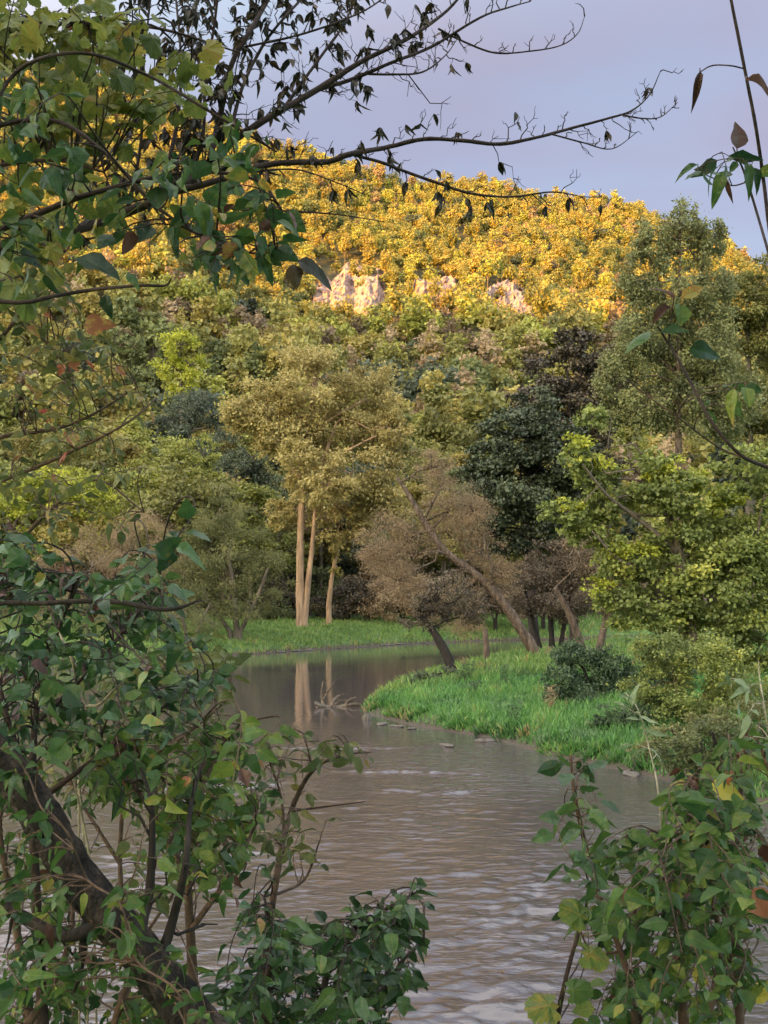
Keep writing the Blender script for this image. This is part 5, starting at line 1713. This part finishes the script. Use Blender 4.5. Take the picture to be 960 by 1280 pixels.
plant('tall_weed', 'upright weed stem with paired leaves left of the right shrub', 'weed',
      [([(800, 1420, 5), (792, 1260, 4.4), (776, 1190, 4), (746, 1112, 3.4), (729, 1045, 3), (718, 990, 2.4), (713, 944, 1.6)], 4.4, 4.4), ([(776, 1190, 2), (740, 1190, 1.6), (720, 1150, 1)], 4.4, 4.3)],
      [(716, 955, 18, 14, 4), (724, 1010, 26, 24, 7), (735, 1070, 30, 26, 6), (750, 1125, 30, 26, 6), (770, 1180, 30, 30, 5)], 'ovate', 'bushleaf', 27, 4.4, 34, 'twigbrown', 18, .8, var=.4, droop=.45, reach=45,
      singles=[('leaf', 'broad', 'bushleaf', 722, 1000, 25, 28, None), ('leaf', 'broad', 'bushleaf', 726, 1032, 150, 30, None), ('leaf', 'broad', 'bushleaf', 738, 1062, 20, 30, None)])
plant('tall_weed', 'leafy climber with large lobed leaves at the bottom right of the water', 'weed',
      [([(690, 1430, 4), (694, 1300, 3.4), (708, 1220, 2.8), (728, 1150, 2), (738, 1110, 1.2)], 4.0, 4.0)], [(745, 1140, 22, 30, 3)], 'broad', 'vineleaf', 34, 4.0, 35, 'twig', 22, .9, var=.35, reach=50,
      singles=[('large_leaf', 'lobed', 'vineleaf', 700, 1258, 185, 46, None), ('large_leaf', 'lobed', 'shrubleaf', 706, 1240, -15, 34, None), ('large_leaf', 'lobed', 'vineleaf', 735, 1150, 210, 44, None), ('large_leaf', 'lobed', 'vineleaf', 740, 1140, 20, 46, None), ('large_leaf', 'lobed', 'vineleaf', 724, 1190, 15, 40, None)])
plant('pale_weed', 'pale narrow leafed weed before the right bank waterline', 'weed',
      [([(836, 1420, 1.8), (832, 1150, 1.6), (824, 1000, 1.3), (810, 930, 1.1), (797, 886, .9), (782, 866, .6)], 4.9, 4.9)], [(798, 890, 20, 12, 1), (810, 930, 20, 14, 1)], 'narrow', 'paleleaf', 22, 4.9, 36, 'drygrass', 22, .6, var=.6, droop=.15, reach=34,
      singles=[('leaf', 'narrow', 'paleleaf', 788, 872, 190, 18, None), ('leaf', 'narrow', 'paleleaf', 800, 895, 20, 24, None), ('leaf', 'narrow', 'paleleaf', 806, 912, 12, 30, None), ('leaf', 'narrow', 'paleleaf', 800, 900, 190, 20, None), ('leaf', 'narrow', 'paleleaf', 812, 935, 25, 22, None)])
plant('pale_weed', 'grey leafed weed at the right edge above the leafy shrub', 'weed',
      [([(990, 1420, 2), (985, 1150, 1.8), (972, 980, 1.5), (958, 900, 1.3), (950, 850, 1), (948, 826, .7)], 4.6, 4.6)], [(930, 850, 22, 14, 2), (940, 890, 26, 18, 2), (925, 925, 26, 16, 2)], 'narrow', 'paleleaf', 24, 4.6, 37, 'drygrass', 22, .7, var=.4, droop=.15, reach=40)

# --- unseen trees added behind and beside the viewer to darken the near leaves
def shade_tree(label, x, y, seed):
    rng = R(seed)
    z0 = float(gz(x, y))
    root = thing('added_shade_tree', (x, y, z0), label, 'tree', 'unseen trees added to shade the near bank')
    gt, gc = Geo(), Geo()
    tp = np.array([[x, y, z0 - .2], [x + .1, y, z0 + 2.5], [x + .2, y + .3, z0 + 5], [x + .2, y + .6, z0 + 8]])
    tube(gt, smooth_path(tp), np.linspace(.24, .08, len(smooth_path(tp))), 10)
    lobes = [((x + a, y + b, z0 + c), (r, r, r * .7)) for a, b, c, r in [(0, .6, 8.5, 2.4), (2.0, .5, 7.0, 2.1), (-2.1, .2, 7.2, 2.2), (.2, -2.0, 7.0, 2.1), (0, 2.2, 7.4, 2.0)]]
    for c, cc in crown(gc, rng, [(np.array(a), np.array(b)) for a, b in lobes], 1.5, .16, 'card', .3, 24, .7):
        limb_to(gt, rng, tp[2], c, .07, .03, 6)
        for q in cc[:6]:
            limb_to(gt, rng, c, q, .025, .006, 4)
    gt.build('trunk', M['bark'], root, smooth=True)
    gc.build('crown', M['green'], root)


for k, (x, y, lab) in enumerate([(-3.4, -3.5, 'added shade tree, out of view behind the viewer to the left'), (.6, -4.2, 'added shade tree, out of view straight behind the viewer'), (4.2, -2.6, 'added shade tree, out of view behind the viewer to the right'),
                                 (-5.6, 1.5, 'added shade tree, out of view beyond the left edge'), (6.4, 2.2, 'added shade tree, out of view beyond the right edge'), (-1.5, -9, 'second added shade tree, out of view further behind the viewer'), (3.5, -8.5, 'third added shade tree, out of view further behind the viewer')]):
    shade_tree(lab, x, y, 3000 + k)

plant('leafy_shrub', 'creeper leaves hanging in front of the slanting trunk', 'shrub',
      [([(260, 1430, 2), (236, 1300, 1.8), (222, 1240, 1.7), (170, 1200, 1.6), (150, 1130, 1.5), (110, 1100, 1.4), (84, 1040, 1.3), (52, 1010, 1.2), (30, 960, 1), (-10, 930, .8)], 3.05, 3.1), ([(150, 1130, 1.2), (172, 1080, 1), (180, 1040, .8), (205, 1010, .6)], 3.05, 3.1)],
      [(60, 1040, 46, 30, 5), (120, 1130, 60, 30, 7), (20, 950, 40, 30, 4), (190, 1180, 46, 40, 7), (60, 1230, 70, 40, 10), (240, 1250, 40, 26, 4), (180, 1090, 40, 30, 5), (20, 1120, 40, 30, 5)],
      'broad', 'shrubleaf', 24, 3.1, 50, 'twigbrown', 20, 1, droop=.4, var=.34, reach=80, jitY=.12)

plant('twiggy_shrub', 'fine twigged small leafed shrub screening the water at the left', 'shrub',
      [([(150, 1430, 5), (160, 1250, 4), (150, 1080, 3), (160, 960, 2.2), (190, 860, 1.4), (230, 800, .8)], 5.6, 5.6), ([(150, 1080, 2.4), (90, 980, 2), (60, 880, 1.4), (80, 820, .8)], 5.6, 5.7), ([(160, 960, 2), (230, 920, 1.4), (290, 870, .8)], 5.6, 5.5),
       ([(160, 1200, 2.4), (230, 1100, 1.8), (290, 1040, 1)], 5.6, 5.6), ([(155, 1200, 2.4), (80, 1120, 1.8), (30, 1040, 1)], 5.6, 5.7)],
      [(200, 830, 90, 46, 34), (110, 870, 90, 50, 34), (250, 890, 60, 50, 22), (180, 950, 100, 40, 26), (60, 960, 60, 50, 14), (250, 1020, 70, 50, 20), (60, 1080, 70, 50, 14), (180, 1100, 70, 40, 12)],
      'ovate', 'sparseleaf', 19, 5.6, 60, 'twigbrown', 14, .8, droop=.4, var=.28, reach=80)

for o in list(bpy.data.objects):
    if '_o' in o:
        del o['_o']
